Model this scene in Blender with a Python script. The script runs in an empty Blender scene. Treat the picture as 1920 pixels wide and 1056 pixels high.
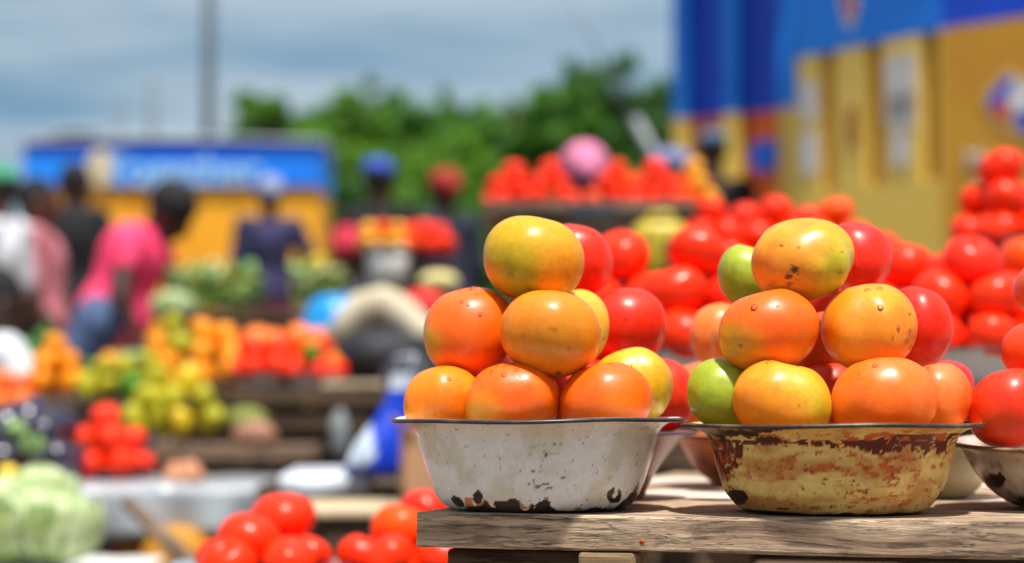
import bpy, math, random
from mathutils import Vector, Matrix, Quaternion, noise
from mathutils.bvhtree import BVHTree
random.seed(7)
C = bpy.context.scene
col = C.collection
PI = math.pi; R_ = math.radians

# ------------------------------------------------------------ camera, sky, sun, exposure
F = 3952.0; HC = 0.787; PITCH = math.atan((745-528)/F)
cd = bpy.data.cameras.new('camera'); cam = bpy.data.objects.new('camera', cd); col.objects.link(cam)
cam.location = (0, 0, HC); cam.rotation_euler = (PI/2+PITCH, 0, 0)
cd.sensor_width = 36; cd.lens = F/1920*36; cd.clip_start = .05; cd.clip_end = 2000
cd.dof.use_dof = True; cd.dof.focus_distance = 1.56; cd.dof.aperture_fstop = 3.8
C.camera = cam
SUN_EL, SUN_AZ = R_(70), R_(160)       # azimuth from +Y towards +X : behind the camera, slightly right
sd = Vector((math.cos(SUN_EL)*math.sin(SUN_AZ), math.cos(SUN_EL)*math.cos(SUN_AZ), math.sin(SUN_EL)))
sl = bpy.data.lights.new('sun', 'SUN'); sl.energy = 4.9; sl.angle = R_(3.5); sl.color = (1, .955, .88)
so = bpy.data.objects.new('sun', sl); col.objects.link(so); so.rotation_euler = sd.to_track_quat('Z', 'Y').to_euler()
so.location = (0, 0, 20)
w = bpy.data.worlds.new('World'); C.world = w; w.use_nodes = True
nt = w.node_tree; nt.nodes.clear(); N = nt.nodes; L = nt.links
out = N.new('ShaderNodeOutputWorld'); bg = N.new('ShaderNodeBackground'); sky = N.new('ShaderNodeTexSky')
sky.sky_type = 'NISHITA'; sky.sun_disc = False; sky.sun_elevation = SUN_EL; sky.sun_rotation = SUN_AZ
sky.air_density = 1.0; sky.dust_density = 1.5; sky.ozone_density = 1.6
tc = N.new('ShaderNodeTexCoord'); mp = N.new('ShaderNodeMapping'); mp.inputs['Scale'].default_value = (3.0, 3.0, 22.0)
mp.inputs['Rotation'].default_value = (0, .10, 0)
nz = N.new('ShaderNodeTexNoise'); nz.inputs['Scale'].default_value = 1.6; nz.inputs['Detail'].default_value = 5; nz.inputs['Roughness'].default_value = .5
mr = N.new('ShaderNodeMapRange'); mr.inputs['From Min'].default_value = .38; mr.inputs['From Max'].default_value = .66
mr.inputs['To Min'].default_value = .0; mr.inputs['To Max'].default_value = .75
mx = N.new('ShaderNodeMix'); mx.data_type = 'RGBA'; mx.inputs['B'].default_value = (4.7, 5.5, 6.1, 1)
L.new(tc.outputs['Generated'], mp.inputs['Vector']); L.new(mp.outputs[0], nz.inputs['Vector'])
L.new(nz.outputs['Fac'], mr.inputs['Value']); L.new(mr.outputs[0], mx.inputs['Factor'])
mb_ = N.new('ShaderNodeMix'); mb_.data_type = 'RGBA'; mb_.inputs['Factor'].default_value = .80; mb_.inputs['B'].default_value = (1.35, 2.75, 4.1, 1)
L.new(sky.outputs[0], mb_.inputs['A']); L.new(mb_.outputs['Result'], mx.inputs['A']); sx_ = N.new('ShaderNodeSeparateXYZ'); zr = N.new('ShaderNodeMapRange'); zr.inputs['From Min'].default_value = .28; zr.inputs['From Max'].default_value = .80; zr.inputs['To Max'].default_value = .6
m3_ = N.new('ShaderNodeMix'); m3_.data_type = 'RGBA'; m3_.inputs['B'].default_value = (6.6, 6.7, 6.8, 1)   # overhead brightening added as neutral white fill, above the view
L.new(tc.outputs['Generated'], sx_.inputs[0]); L.new(sx_.outputs['Z'], zr.inputs['Value']); L.new(zr.outputs[0], m3_.inputs['Factor'])
L.new(mx.outputs['Result'], m3_.inputs['A']); L.new(m3_.outputs['Result'], bg.inputs['Color'])
bg.inputs['Strength'].default_value = .088
L.new(bg.outputs[0], out.inputs[0])
C.view_settings.view_transform = 'Standard'; C.view_settings.look = 'None'; C.view_settings.exposure = 0.42; C.view_settings.gamma = 1
C.render.engine = 'CYCLES'

# ------------------------------------------------------------ helpers
def P(px, py, Y):
    u = (px-960)/F; v = (528-py)/F
    y = math.cos(PITCH)-v*math.sin(PITCH); z = math.sin(PITCH)+v*math.cos(PITCH)
    return Vector((u*Y/y, Y, HC+z*Y/y))
def S(px, Y): return px*Y/F
def lin(c):
    return tuple(((x/255)/12.92 if x/255 <= .04045 else ((x/255+.055)/1.055)**2.4) for x in c[:3])
def ground_z(Y):
    t = max(0, min(1, (Y-3.8)/5.2)); q = max(0, min(1, (Y-9)/4)); return .35*t*t*(3-2*t)+.2*q*q*(3-2*q)
def tag(o, label=None, cat=None, group=None, kind=None):
    if label: o['label'] = label
    if cat: o['category'] = cat
    if group: o['group'] = group
    if kind: o['kind'] = kind
    return o
def empty(name, loc, label=None, cat=None, group=None, rz=0):
    o = bpy.data.objects.new(name, None); col.objects.link(o); o.location = loc; o.rotation_euler = (0, 0, rz)
    o.empty_display_size = .05
    return tag(o, label, cat, group)
def copy_tree(o, parent=None):
    c = o.copy(); col.objects.link(c)
    if parent: c.parent = parent
    for ch in list(o.children): copy_tree(ch, c)
    return c

class MB:
    def __init__(s): s.v = []; s.f = []
    def add(s, vs, fs, M=None):
        b = len(s.v)
        s.v += [tuple(M @ Vector(v)) if M else tuple(v) for v in vs]
        s.f += [tuple(b+i for i in f) for f in fs]; return s
    def box(s, c, d, rz=0, rx=0, ry=0):
        M = Matrix.Translation(c) @ Matrix.Rotation(rz, 4, 'Z') @ Matrix.Rotation(ry, 4, 'Y') @ Matrix.Rotation(rx, 4, 'X')
        x, y, z = d[0]/2, d[1]/2, d[2]/2
        vs = [(a*x, b*y, e*z) for a in (-1, 1) for b in (-1, 1) for e in (-1, 1)]
        return s.add(vs, [(0,1,3,2),(4,6,7,5),(0,4,5,1),(2,3,7,6),(0,2,6,4),(1,5,7,3)], M)
    def tube(s, pts, rads, n=10, cap=True):
        pts = [Vector(p) for p in pts]; b = len(s.v); m = len(pts)
        up = None
        for i, p in enumerate(pts):
            d = (pts[min(i+1, m-1)]-pts[max(i-1, 0)])
            if d.length < 1e-9: d = Vector((0, 0, 1))
            d.normalize()
            if up is None: up = d.orthogonal().normalized()
            up = (up-d*up.dot(d)); up = up.normalized() if up.length > 1e-6 else d.orthogonal().normalized()
            q = d.cross(up); r = rads[i] if isinstance(rads, (list, tuple)) else rads
            for k in range(n):
                a = 2*PI*k/n; s.v.append(tuple(p+up*math.cos(a)*r+q*math.sin(a)*r))
        for i in range(m-1):
            for k in range(n):
                s.f.append((b+i*n+k, b+i*n+(k+1) % n, b+(i+1)*n+(k+1) % n, b+(i+1)*n+k))
        if cap:
            s.f.append(tuple(b+k for k in reversed(range(n)))); s.f.append(tuple(b+(m-1)*n+k for k in range(n)))
        return s
    def capsule(s, a, b, ra, rb, n=10):
        a = Vector(a); b = Vector(b); d = (b-a); l = d.length
        if l < 1e-6: d = Vector((0, 0, 1)); l = 1e-6
        d = d/l
        pts = []; rr = []
        for t in (-.98, -.8, -.45): pts.append(a+d*ra*t); rr.append(ra*math.sqrt(1-t*t))
        pts.append(a); rr.append(ra); pts.append(b); rr.append(rb)
        for t in (.45, .8, .98): pts.append(b+d*rb*t); rr.append(rb*math.sqrt(1-t*t))
        return s.tube(pts, rr, n)
    def ell(s, c, r, n=16, m=10, M=None):
        vs = [(0, 0, r[2])]; 
        for j in range(1, m):
            t = PI*j/m
            for i in range(n):
                a = 2*PI*i/n; vs.append((r[0]*math.sin(t)*math.cos(a), r[1]*math.sin(t)*math.sin(a), r[2]*math.cos(t)))
        vs.append((0, 0, -r[2])); fs = []
        for i in range(n): fs.append((0, 1+i, 1+(i+1) % n))
        for j in range(m-2):
            for i in range(n):
                p = 1+j*n; fs.append((p+i, p+n+i, p+n+(i+1) % n, p+(i+1) % n))
        e = len(vs)-1; p = 1+(m-2)*n
        for i in range(n): fs.append((e, p+(i+1) % n, p+i))
        T = Matrix.Translation(c)
        if M: T = T @ M
        return s.add(vs, fs, T)
    def lathe(s, prof, n=48, c=(0, 0, 0), closed=False):
        b = len(s.v); m = len(prof)
        for (r, z) in prof:
            for i in range(n):
                a = 2*PI*i/n; s.v.append((c[0]+r*math.cos(a), c[1]+r*math.sin(a), c[2]+z))
        for j in range(m-1+(1 if closed else 0)):
            j2 = (j+1) % m
            for i in range(n):
                s.f.append((b+j*n+i, b+j*n+(i+1) % n, b+j2*n+(i+1) % n, b+j2*n+i))
        return s
    def grid(s, fn, nu, nv):
        b = len(s.v)
        for j in range(nv+1):
            for i in range(nu+1): s.v.append(tuple(fn(i/nu, j/nv)))
        for j in range(nv):
            for i in range(nu):
                p = b+j*(nu+1)+i; s.f.append((p, p+1, p+nu+2, p+nu+1))
        return s
    def build(s, name, m, parent=None, smooth=True, bevel=0, loc=None, solid=0):
        me = bpy.data.meshes.new(name); me.from_pydata(s.v, [], s.f); me.update()
        if smooth: me.polygons.foreach_set('use_smooth', [True]*len(me.polygons))
        if m: me.materials.append(m)
        o = bpy.data.objects.new(name, me); col.objects.link(o)
        if parent: o.parent = parent
        if loc is not None: o.location = loc
        if solid:
            md = o.modifiers.new('solid', 'SOLIDIFY'); md.thickness = solid; md.offset = -1
        if bevel:
            md = o.modifiers.new('bevel', 'BEVEL'); md.width = bevel; md.segments = 2; md.limit_method = 'ANGLE'
        return o

# ------------------------------------------------------------ materials
def newmat(name):
    m = bpy.data.materials.new(name); m.use_nodes = True
    return m, m.node_tree.nodes, m.node_tree.links, m.node_tree.nodes['Principled BSDF']
MC = {}
def mat(name, c, rough=.6, c2=None, scale=8, bump=0, bscale=40, coat=0, metal=0, spec=.5, sss=0, stretch=(1, 1, 1), lo=.35, hi=.65):
    if name in MC: return MC[name]
    m, n, l, b = newmat(name); MC[name] = m
    c = lin(c)
    b.inputs['Roughness'].default_value = rough; b.inputs['Metallic'].default_value = metal
    b.inputs['Specular IOR Level'].default_value = spec
    b.inputs['Coat Weight'].default_value = coat; b.inputs['Coat Roughness'].default_value = .12
    if sss:
        b.inputs['Subsurface Weight'].default_value = sss; b.inputs['Subsurface Radius'].default_value = (1, .3, .1); b.inputs['Subsurface Scale'].default_value = .006
    tc = n.new('ShaderNodeTexCoord'); mp = n.new('ShaderNodeMapping'); mp.inputs['Scale'].default_value = stretch
    oi = n.new('ShaderNodeObjectInfo'); ad = n.new('ShaderNodeVectorMath'); ad.operation = 'ADD'
    mu = n.new('ShaderNodeMath'); mu.operation = 'MULTIPLY'; mu.inputs[1].default_value = 37.0
    l.new(oi.outputs['Random'], mu.inputs[0]); l.new(mu.outputs[0], ad.inputs[1])
    l.new(tc.outputs['Object'], ad.inputs[0]); l.new(ad.outputs[0], mp.inputs['Vector'])
    nz = n.new('ShaderNodeTexNoise'); nz.inputs['Scale'].default_value = scale; nz.inputs['Detail'].default_value = 5
    l.new(mp.outputs[0], nz.inputs['Vector'])
    cr = n.new('ShaderNodeMapRange'); cr.inputs['From Min'].default_value = lo; cr.inputs['From Max'].default_value = hi
    l.new(nz.outputs['Fac'], cr.inputs['Value'])
    mx = n.new('ShaderNodeMix'); mx.data_type = 'RGBA'
    c2l = lin(c2) if c2 else tuple(x*.82 for x in c)
    mx.inputs['A'].default_value = (*c, 1); mx.inputs['B'].default_value = (*c2l, 1)
    l.new(cr.outputs[0], mx.inputs['Factor']); l.new(mx.outputs['Result'], b.inputs['Base Color'])
    if bump:
        n2 = n.new('ShaderNodeTexNoise'); n2.inputs['Scale'].default_value = bscale; n2.inputs['Detail'].default_value = 6
        l.new(mp.outputs[0], n2.inputs['Vector'])
        bp = n.new('ShaderNodeBump'); bp.inputs['Strength'].default_value = bump; bp.inputs['Distance'].default_value = .01
        l.new(n2.outputs['Fac'], bp.inputs['Height']); l.new(bp.outputs[0], b.inputs['Normal'])
    return m
def attr_mat(name, rough, coat=0, bump=0, bscale=200, sss=0, rn=0, mottle=0, mscale=60):
    m, n, l, b = newmat(name)
    a = n.new('ShaderNodeAttribute'); a.attribute_name = 'Col'
    b.inputs['Roughness'].default_value = rough; b.inputs['Coat Weight'].default_value = coat; b.inputs['Coat Roughness'].default_value = .26; b.inputs['Specular IOR Level'].default_value = .28
    if sss:
        b.inputs['Subsurface Weight'].default_value = sss; b.inputs['Subsurface Radius'].default_value = (1, .35, .12); b.inputs['Subsurface Scale'].default_value = .006
    tc = n.new('ShaderNodeTexCoord')
    n2 = n.new('ShaderNodeTexNoise'); n2.inputs['Scale'].default_value = bscale; n2.inputs['Detail'].default_value = 4; l.new(tc.outputs['Object'], n2.inputs['Vector'])
    bp = n.new('ShaderNodeBump'); bp.inputs['Strength'].default_value = bump; bp.inputs['Distance'].default_value = .002
    l.new(n2.outputs['Fac'], bp.inputs['Height']); l.new(bp.outputs[0], b.inputs['Normal'])
    if rn:
        n3 = n.new('ShaderNodeTexNoise'); n3.inputs['Scale'].default_value = 45; n3.inputs['Detail'].default_value = 5; l.new(tc.outputs['Object'], n3.inputs['Vector'])
        r = n.new('ShaderNodeMapRange'); r.inputs['To Min'].default_value = rough-rn; r.inputs['To Max'].default_value = rough+rn
        r.inputs['From Min'].default_value = .35; r.inputs['From Max'].default_value = .65
        l.new(n3.outputs['Fac'], r.inputs['Value']); l.new(r.outputs[0], b.inputs['Roughness'])
    if mottle:
        n4 = n.new('ShaderNodeTexNoise'); n4.inputs['Scale'].default_value = mscale; n4.inputs['Detail'].default_value = 8; n4.inputs['Roughness'].default_value = .7
        l.new(tc.outputs['Object'], n4.inputs['Vector'])
        r = n.new('ShaderNodeMapRange'); r.inputs['From Min'].default_value = .3; r.inputs['From Max'].default_value = .7
        r.inputs['To Min'].default_value = 1-mottle; r.inputs['To Max'].default_value = 1+mottle*.6; l.new(n4.outputs['Fac'], r.inputs['Value'])
        vm = n.new('ShaderNodeVectorMath'); vm.operation = 'SCALE'; l.new(a.outputs['Color'], vm.inputs[0]); l.new(r.outputs[0], vm.inputs['Scale'])
        l.new(vm.outputs[0], b.inputs['Base Color'])
    else: l.new(a.outputs['Color'], b.inputs['Base Color'])
    return m
def wood(name, ca, cb, cc, sx=2.2, bump=.5):
    m, n, l, b = newmat(name)
    tc = n.new('ShaderNodeTexCoord'); mp = n.new('ShaderNodeMapping'); mp.inputs['Scale'].default_value = (sx, 34, 34)
    oi = n.new('ShaderNodeObjectInfo'); ad = n.new('ShaderNodeVectorMath'); ad.operation = 'ADD'
    mu = n.new('ShaderNodeMath'); mu.operation = 'MULTIPLY'; mu.inputs[1].default_value = 11.0
    l.new(oi.outputs['Random'], mu.inputs[0]); l.new(mu.outputs[0], ad.inputs[1]); l.new(tc.outputs['Object'], ad.inputs[0]); l.new(ad.outputs[0], mp.inputs['Vector'])
    # slow warp
    wn = n.new('ShaderNodeTexNoise'); wn.inputs['Scale'].default_value = 5; l.new(ad.outputs[0], wn.inputs['Vector'])
    wv = n.new('ShaderNodeVectorMath'); wv.operation = 'SCALE'; wv.inputs['Scale'].default_value = .55; l.new(wn.outputs['Color'], wv.inputs[0])
    w2 = n.new('ShaderNodeVectorMath'); w2.operation = 'ADD'; l.new(mp.outputs[0], w2.inputs[0]); l.new(wv.outputs[0], w2.inputs[1])
    a1 = n.new('ShaderNodeTexNoise'); a1.inputs['Scale'].default_value = 2.6; a1.inputs['Detail'].default_value = 8; a1.inputs['Roughness'].default_value = .62; l.new(w2.outputs[0], a1.inputs['Vector'])
    a2 = n.new('ShaderNodeTexNoise'); a2.inputs['Scale'].default_value = 7; a2.inputs['Detail'].default_value = 8; a2.inputs['Roughness'].default_value = .7; l.new(w2.outputs[0], a2.inputs['Vector'])
    a3 = n.new('ShaderNodeTexNoise'); a3.inputs['Scale'].default_value = 14; a3.inputs['Detail'].default_value = 4; l.new(ad.outputs[0], a3.inputs['Vector'])
    cr = n.new('ShaderNodeValToRGB'); e = cr.color_ramp.elements
    e[0].position = .32; e[0].color = (*lin(cc), 1); e[1].position = .66; e[1].color = (*lin(ca), 1)
    k = e.new(.5); k.color = (*lin(cb), 1)
    l.new(a1.outputs['Fac'], cr.inputs['Fac'])
    mr = n.new('ShaderNodeMapRange'); mr.inputs['From Min'].default_value = .34; mr.inputs['From Max'].default_value = .46; mr.inputs['To Min'].default_value = .45; mr.inputs['To Max'].default_value = 1
    l.new(a2.outputs['Fac'], mr.inputs['Value'])
    m3 = n.new('ShaderNodeMapRange'); m3.inputs['From Min'].default_value = .3; m3.inputs['From Max'].default_value = .7; m3.inputs['To Min'].default_value = .72; m3.inputs['To Max'].default_value = 1.2
    l.new(a3.outputs['Fac'], m3.inputs['Value'])
    mp2 = n.new('ShaderNodeMapping'); mp2.inputs['Scale'].default_value = (7, 95, 95); l.new(ad.outputs[0], mp2.inputs['Vector'])
    ck = n.new('ShaderNodeTexNoise'); ck.inputs['Scale'].default_value = 1.6; ck.inputs['Detail'].default_value = 4; ck.inputs['Roughness'].default_value = .55; l.new(mp2.outputs[0], ck.inputs['Vector'])
    s1 = n.new('ShaderNodeMath'); s1.operation = 'SUBTRACT'; s1.inputs[1].default_value = .5; l.new(ck.outputs['Fac'], s1.inputs[0])
    s2 = n.new('ShaderNodeMath'); s2.operation = 'ABSOLUTE'; l.new(s1.outputs[0], s2.inputs[0])
    s3 = n.new('ShaderNodeMapRange'); s3.inputs['From Max'].default_value = .016; s3.inputs['To Min'].default_value = .28; l.new(s2.outputs[0], s3.inputs['Value'])
    gk = n.new('ShaderNodeTexNoise'); gk.inputs['Scale'].default_value = 11; gk.inputs['Detail'].default_value = 2; l.new(ad.outputs[0], gk.inputs['Vector'])
    gm = n.new('ShaderNodeMapRange'); gm.inputs['From Min'].default_value = .42; gm.inputs['From Max'].default_value = .55; l.new(gk.outputs['Fac'], gm.inputs['Value'])
    gx = n.new('ShaderNodeMix'); gx.inputs['A'].default_value = 1; l.new(gm.outputs[0], gx.inputs['Factor']); l.new(s3.outputs[0], gx.inputs['B'])
    m0 = n.new('ShaderNodeMath'); m0.operation = 'MULTIPLY'; l.new(mr.outputs[0], m0.inputs[0]); l.new(gx.outputs[0], m0.inputs[1]); mr = m0
    mm = n.new('ShaderNodeMath'); mm.operation = 'MULTIPLY'; l.new(mr.outputs[0], mm.inputs[0]); l.new(m3.outputs[0], mm.inputs[1])
    vm = n.new('ShaderNodeVectorMath'); vm.operation = 'SCALE'; l.new(cr.outputs[0], vm.inputs[0]); l.new(mm.outputs[0], vm.inputs['Scale'])
    l.new(vm.outputs[0], b.inputs['Base Color']); b.inputs['Roughness'].default_value = .78; b.inputs['Specular IOR Level'].default_value = .35
    ah = n.new('ShaderNodeMath'); ah.operation = 'ADD'; l.new(a1.outputs['Fac'], ah.inputs[0]); l.new(mr.outputs[0], ah.inputs[1])
    bp = n.new('ShaderNodeBump'); bp.inputs['Strength'].default_value = bump; bp.inputs['Distance'].default_value = .0025
    l.new(ah.outputs[0], bp.inputs['Height']); l.new(bp.outputs[0], b.inputs['Normal'])
    return m
W_FRONT = wood('weathered_wood', (220, 194, 164), (184, 156, 128), (134, 106, 84), 2.6, .9)
W_TOP = wood('bleached_wood', (242, 226, 212), (228, 208, 192), (190, 164, 142))
W_DARK = wood('dark_old_wood', (112, 90, 70), (82, 64, 48), (48, 36, 26))
W_MID = wood('brown_wood', (150, 128, 108), (122, 100, 82), (84, 66, 50))
W_PALE = wood('pale_wood', (226, 205, 172), (206, 184, 150), (176, 150, 116))
SKIN = [mat('skin_a', (96, 58, 42), .45, (84, 50, 36)), mat('skin_b', (70, 42, 32), .45, (60, 36, 28))]
HAIR = mat('black_hair', (18, 16, 16), .8, bump=.6, bscale=120)
DARKM = mat('dark_seam', (22, 18, 16), .6)
STEEL = mat('galvanised_steel', (120, 128, 132), .5, (98, 106, 112), 6, metal=.3)

# ------------------------------------------------------------ ground
g = MB()
def gf(u, v):
    Y = -6 + (v**2.2)*1400; X = (u-.5)*(40+max(Y, 0)*2.4)
    return (X, Y, ground_z(Y) + (.015*noise.noise(Vector((X*.8, Y*.8, 0))) if Y < 60 else 0))
g.grid(gf, 80, 220)
tag(g.build('ground', mat('dusty_soil', (128, 104, 82), .95, (96, 78, 62), 1.5, bump=.5, bscale=6)), kind='structure')

# ------------------------------------------------------------ tomato materials and meshes
T_NEAR = attr_mat('ripening_tomato_skin', .42, coat=.30, bump=.05, bscale=90, sss=.06, mottle=.07, mscale=220)
def smooth(t): t = max(0, min(1, t)); return t*t*(3-2*t)
def mixc(a, b, t): return (a[0]+(b[0]-a[0])*t, a[1]+(b[1]-a[1])*t, a[2]+(b[2]-a[2])*t)
def tomato_verts(n, m, seed, lobes=5, lob=.03, tilt=.4, dimple=.25, irr=.03):
    rnd = random.Random(seed); ph = rnd.uniform(0, 6.28); vs = []
    ax = Quaternion((math.cos(rnd.uniform(0, 6)), math.sin(rnd.uniform(0, 6)), 0), tilt) @ Quaternion((0, 0, 1), rnd.uniform(0, 6))
    off = Vector((rnd.uniform(0, 50), rnd.uniform(0, 50), 0)); fs = []
    def pt(t, a):
        s = math.sin(t); c = math.cos(t)
        r = 1+lob*math.cos(lobes*a+ph)*s*(.4+.6*abs(c)) + lob*.5*math.cos((lobes+2)*a+ph*2)*s
        pole = math.exp(-((t)/.30)**2)*dimple + math.exp(-((PI-t)/.16)**2)*dimple*.35
        z = c*.84*(1-pole); d = Vector((r*s*math.cos(a), r*s*math.sin(a), z))
        d *= 1+irr*noise.noise(d*1.1+off)+irr*.35*noise.noise(d*2.6+off)
        return ax @ d
    vs.append(pt(0, 0))
    for j in range(1, m):
        for i in range(n): vs.append(pt(PI*j/m, 2*PI*i/n))
    vs.append(pt(PI, 0))
    for i in range(n): fs.append((0, 1+i, 1+(i+1) % n))
    for j in range(m-2):
        for i in range(n):
            p = 1+j*n; fs.append((p+i, p+n+i, p+n+(i+1) % n, p+(i+1) % n))
    e = len(vs)-1; p = 1+(m-2)*n
    for i in range(n): fs.append((e, p+(i+1) % n, p+i))
    return vs, fs
def set_col(me, cols):
    a = me.color_attributes.new('Col', 'FLOAT_COLOR', 'POINT')
    flat = []
    for c in cols: flat += [c[0], c[1], c[2], 1]
    a.data.foreach_set('color', flat)
NEAR = {}
def near_tomato(key, cx, cy, wpx, hpx, Y, base, blobs, label, group=None, seed=1, hi=True, lob=.03, tilt=.5, lobes=5, spots=(), dimple=.25, irr=.04):
    """base sRGB; blobs = (ux, uz, radius, colour, strength) in half-size units, seen from the front"""
    n, m = (150, 100) if hi else (72, 48)
    vs, fs = tomato_verts(n, m, seed, lobes, lob, tilt*.5, dimple*.7, irr*.7)
    mnx = min(v.x for v in vs); mxx = max(v.x for v in vs); mnz = min(v.z for v in vs); mxz = max(v.z for v in vs)
    hw = S(wpx/2*1.015, Y); hh = S(hpx/2*1.035, Y); hd = (hw+hh)/2
    yc0 = (min(v.y for v in vs)+max(v.y for v in vs))/2; ys0 = (max(v.y for v in vs)-min(v.y for v in vs))/2
    def bx(v):
        u, y, q = (v.x-mnx)/(mxx-mnx)*2-1, (v.y-yc0)/ys0, (v.z-mnz)/(mxz-mnz)*2-1
        e = 2.06; l2 = math.sqrt(u*u+y*y+q*q); le = (abs(u)**e+abs(y)**e+abs(q)**e)**(1/e); k = (l2/le)
        k = 1+(k-1)*.9
        return Vector((u*k, y*k, q*k))
    vs = [bx(v) for v in vs]
    mnx = min(v.x for v in vs); mxx = max(v.x for v in vs); mnz = min(v.z for v in vs); mxz = max(v.z for v in vs)
    out = []; cols = []; rnd = random.Random(seed*3+1); o1 = Vector((seed*3.7, seed*1.3, 0))
    yc = (min(v.y for v in vs)+max(v.y for v in vs))/2; ysz = (max(v.y for v in vs)-min(v.y for v in vs))/2
    bl = lin(base)
    BB = [(b[0], b[1], b[2], lin(b[3]), b[4]) for b in blobs]
    for v in vs:
        u = ((v.x-mnx)/(mxx-mnx)*2-1); q = ((v.z-mnz)/(mxz-mnz)*2-1); y = (v.y-yc)/ysz
        out.append((u*hw, y*hd, q*hh))
        p = Vector((u, y, q)); n1 = noise.noise(p*1.6+o1); n2 = noise.noise(p*4+o1); n3 = noise.noise(p*11+o1)
        c = bl
        for (bx, bz, br, bc, bs) in BB:
            d = math.hypot(u-bx+n1*.20+n2*.14+n3*.05, q-bz+n2*.22+n3*.08) + (0 if y < .3 else (y-.3)*.8)
            c = mixc(c, bc, bs*.88*smooth((br-d)/(br*1.35)+.30+n3*.06))
        k = 1+.10*n2+.07*n3
        c = (c[0]*k, c[1]*(k+.06*n3), c[2]*k)
        fr = noise.noise(p*38+o1)
        if fr > .56: c = mixc(c, (.25, .13, .02), .18)
        for (sx, sz, sr, sc, ss) in spots:
            if y < 0:
                d = math.hypot(u-sx, q-sz)*(1+.7*noise.noise(p*14+o1)+.5*noise.noise(p*30+o1))
                if d < sr: c = mixc(c, lin(sc), ss*smooth((sr-d)/(sr*.45)))
        cols.append(tuple(max(0, min(1, x)) for x in c))
    me = bpy.data.meshes.new('tomato'); me.from_pydata(out, [], fs); me.update()
    me.polygons.foreach_set('use_smooth', [True]*len(me.polygons)); set_col(me, cols); me.materials.append(T_NEAR)
    o = bpy.data.objects.new('tomato', me); col.objects.link(o); o.location = P(cx, cy, Y)
    tag(o, label, 'tomato', group); NEAR[key] = o
    return o
OR = (242, 102, 8); OR2 = (246, 132, 14); YE = (232, 168, 30); GR = (150, 158, 30); GD = (112, 122, 20); RD = (242, 42, 6); SAL = (240, 112, 50); YG = (196, 186, 40)
WG = 'ripening tomatoes piled in the white enamel bowl'; YGp = 'ripening tomatoes piled in the rusty yellow bowl'
# ---- pile in the white bowl
near_tomato('t1', 832, 756, 150, 134, 1.645, OR2, [(.1, -.1, .7, OR, .7), (-.6, -.7, .7, YE, .6)], 'orange tomato at the far left of the bottom row in the white bowl', WG, 11)
near_tomato('t2', 961, 753, 176, 144, 1.622, OR, [(-.75, -.35, .62, YE, .85), (.1, .2, .5, (240, 82, 8), .6), (.85, -.5, .4, OR2, .7)], 'vivid orange tomato, second from the left in the bottom row in the white bowl', WG, 12, lob=.02)
near_tomato('t3', 1135, 754, 172, 144, 1.622, OR, [(.2, -.3, .6, OR2, .6), (-.5, .3, .6, (240, 90, 10), .6)], 'orange tomato on the rim of the white bowl in front of a yellow one', WG, 13, lob=.015)
near_tomato('t4', 1182, 727, 158, 146, 1.668, YE, [(.0, .5, .5, (240, 190, 60), .6), (.75, -.3, .6, GR, .6), (.2, -.1, .5, OR2, .35)], 'yellow tomato at the right end of the bottom row in the white bowl', WG, 14, lob=.035)
near_tomato('s1', 880, 622, 170, 164, 1.665, OR, [(-1.1, -.2, .5, YG, .8), (-.8, -.85, .4, YE, .5), (.2, .2, .6, (240, 90, 10), .6), (-.2, .7, .4, SAL, .5)], 'orange tomato with a yellow left flank in the middle row, white bowl', WG, 15, lob=.02)
near_tomato('s2', 1031, 627, 186, 158, 1.622, (222, 128, 18), [(.5, -.4, .5, OR2, .5), (.1, -.1, .6, (196, 130, 24), .5), (-.8, 0, .4, OR2, .5)], 'large amber tomato in the middle row of the white bowl, right under the top one', WG, 16, lob=.02,
            spots=[(.05, .08, .10, (150, 80, 10), .5), (-.55, -.05, .08, (160, 90, 10), .45), (.16, -.9, .07, (60, 30, 8), .8), (.35, -.35, .05, (150, 60, 10), .5)])
near_tomato('s3', 1070, 618, 142, 146, 1.70, YE, [(.7, -.4, .6, YG, .8), (.5, .5, .5, (240, 180, 80), .6)], 'yellow green tomato half hidden behind the large amber one, white bowl', WG, 17)
near_tomato('top', 1001, 488, 187, 160, 1.66, (214, 158, 22), [(-.5, .1, .75, (206, 168, 14), .8), (-.25, -.45, .65, GR, .75), (.7, -.1, .6, (240, 140, 16), .8), (-.95, -.2, .3, OR2, .8), (.35, -.55, .35, OR2, .6), (-.1, -.95, .5, GD, .7)],
            'yellow green tomato alone at the top of the white bowl pile', WG, 18, lob=.02, spots=[(-.45, -.35, .10, (120, 120, 10), .5), (-.1, -.7, .08, (130, 110, 10), .5), (.62, -.68, .06, (225, 190, 90), .8)])
near_tomato('f1', 1046, 735, 120, 125, 1.69, (226, 58, 22), [], 'reddish tomato glimpsed in the gap of the white bowl bottom row', WG, 19, hi=False)
near_tomato('f2', 905, 725, 140, 135, 1.72, OR, [], 'tomato at the back of the bottom row in the white bowl', WG, 20, hi=False)
near_tomato('f3', 1100, 742, 140, 130, 1.76, RD, [], 'red tomato at the back of the bottom row in the white bowl', WG, 21, hi=False)
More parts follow.
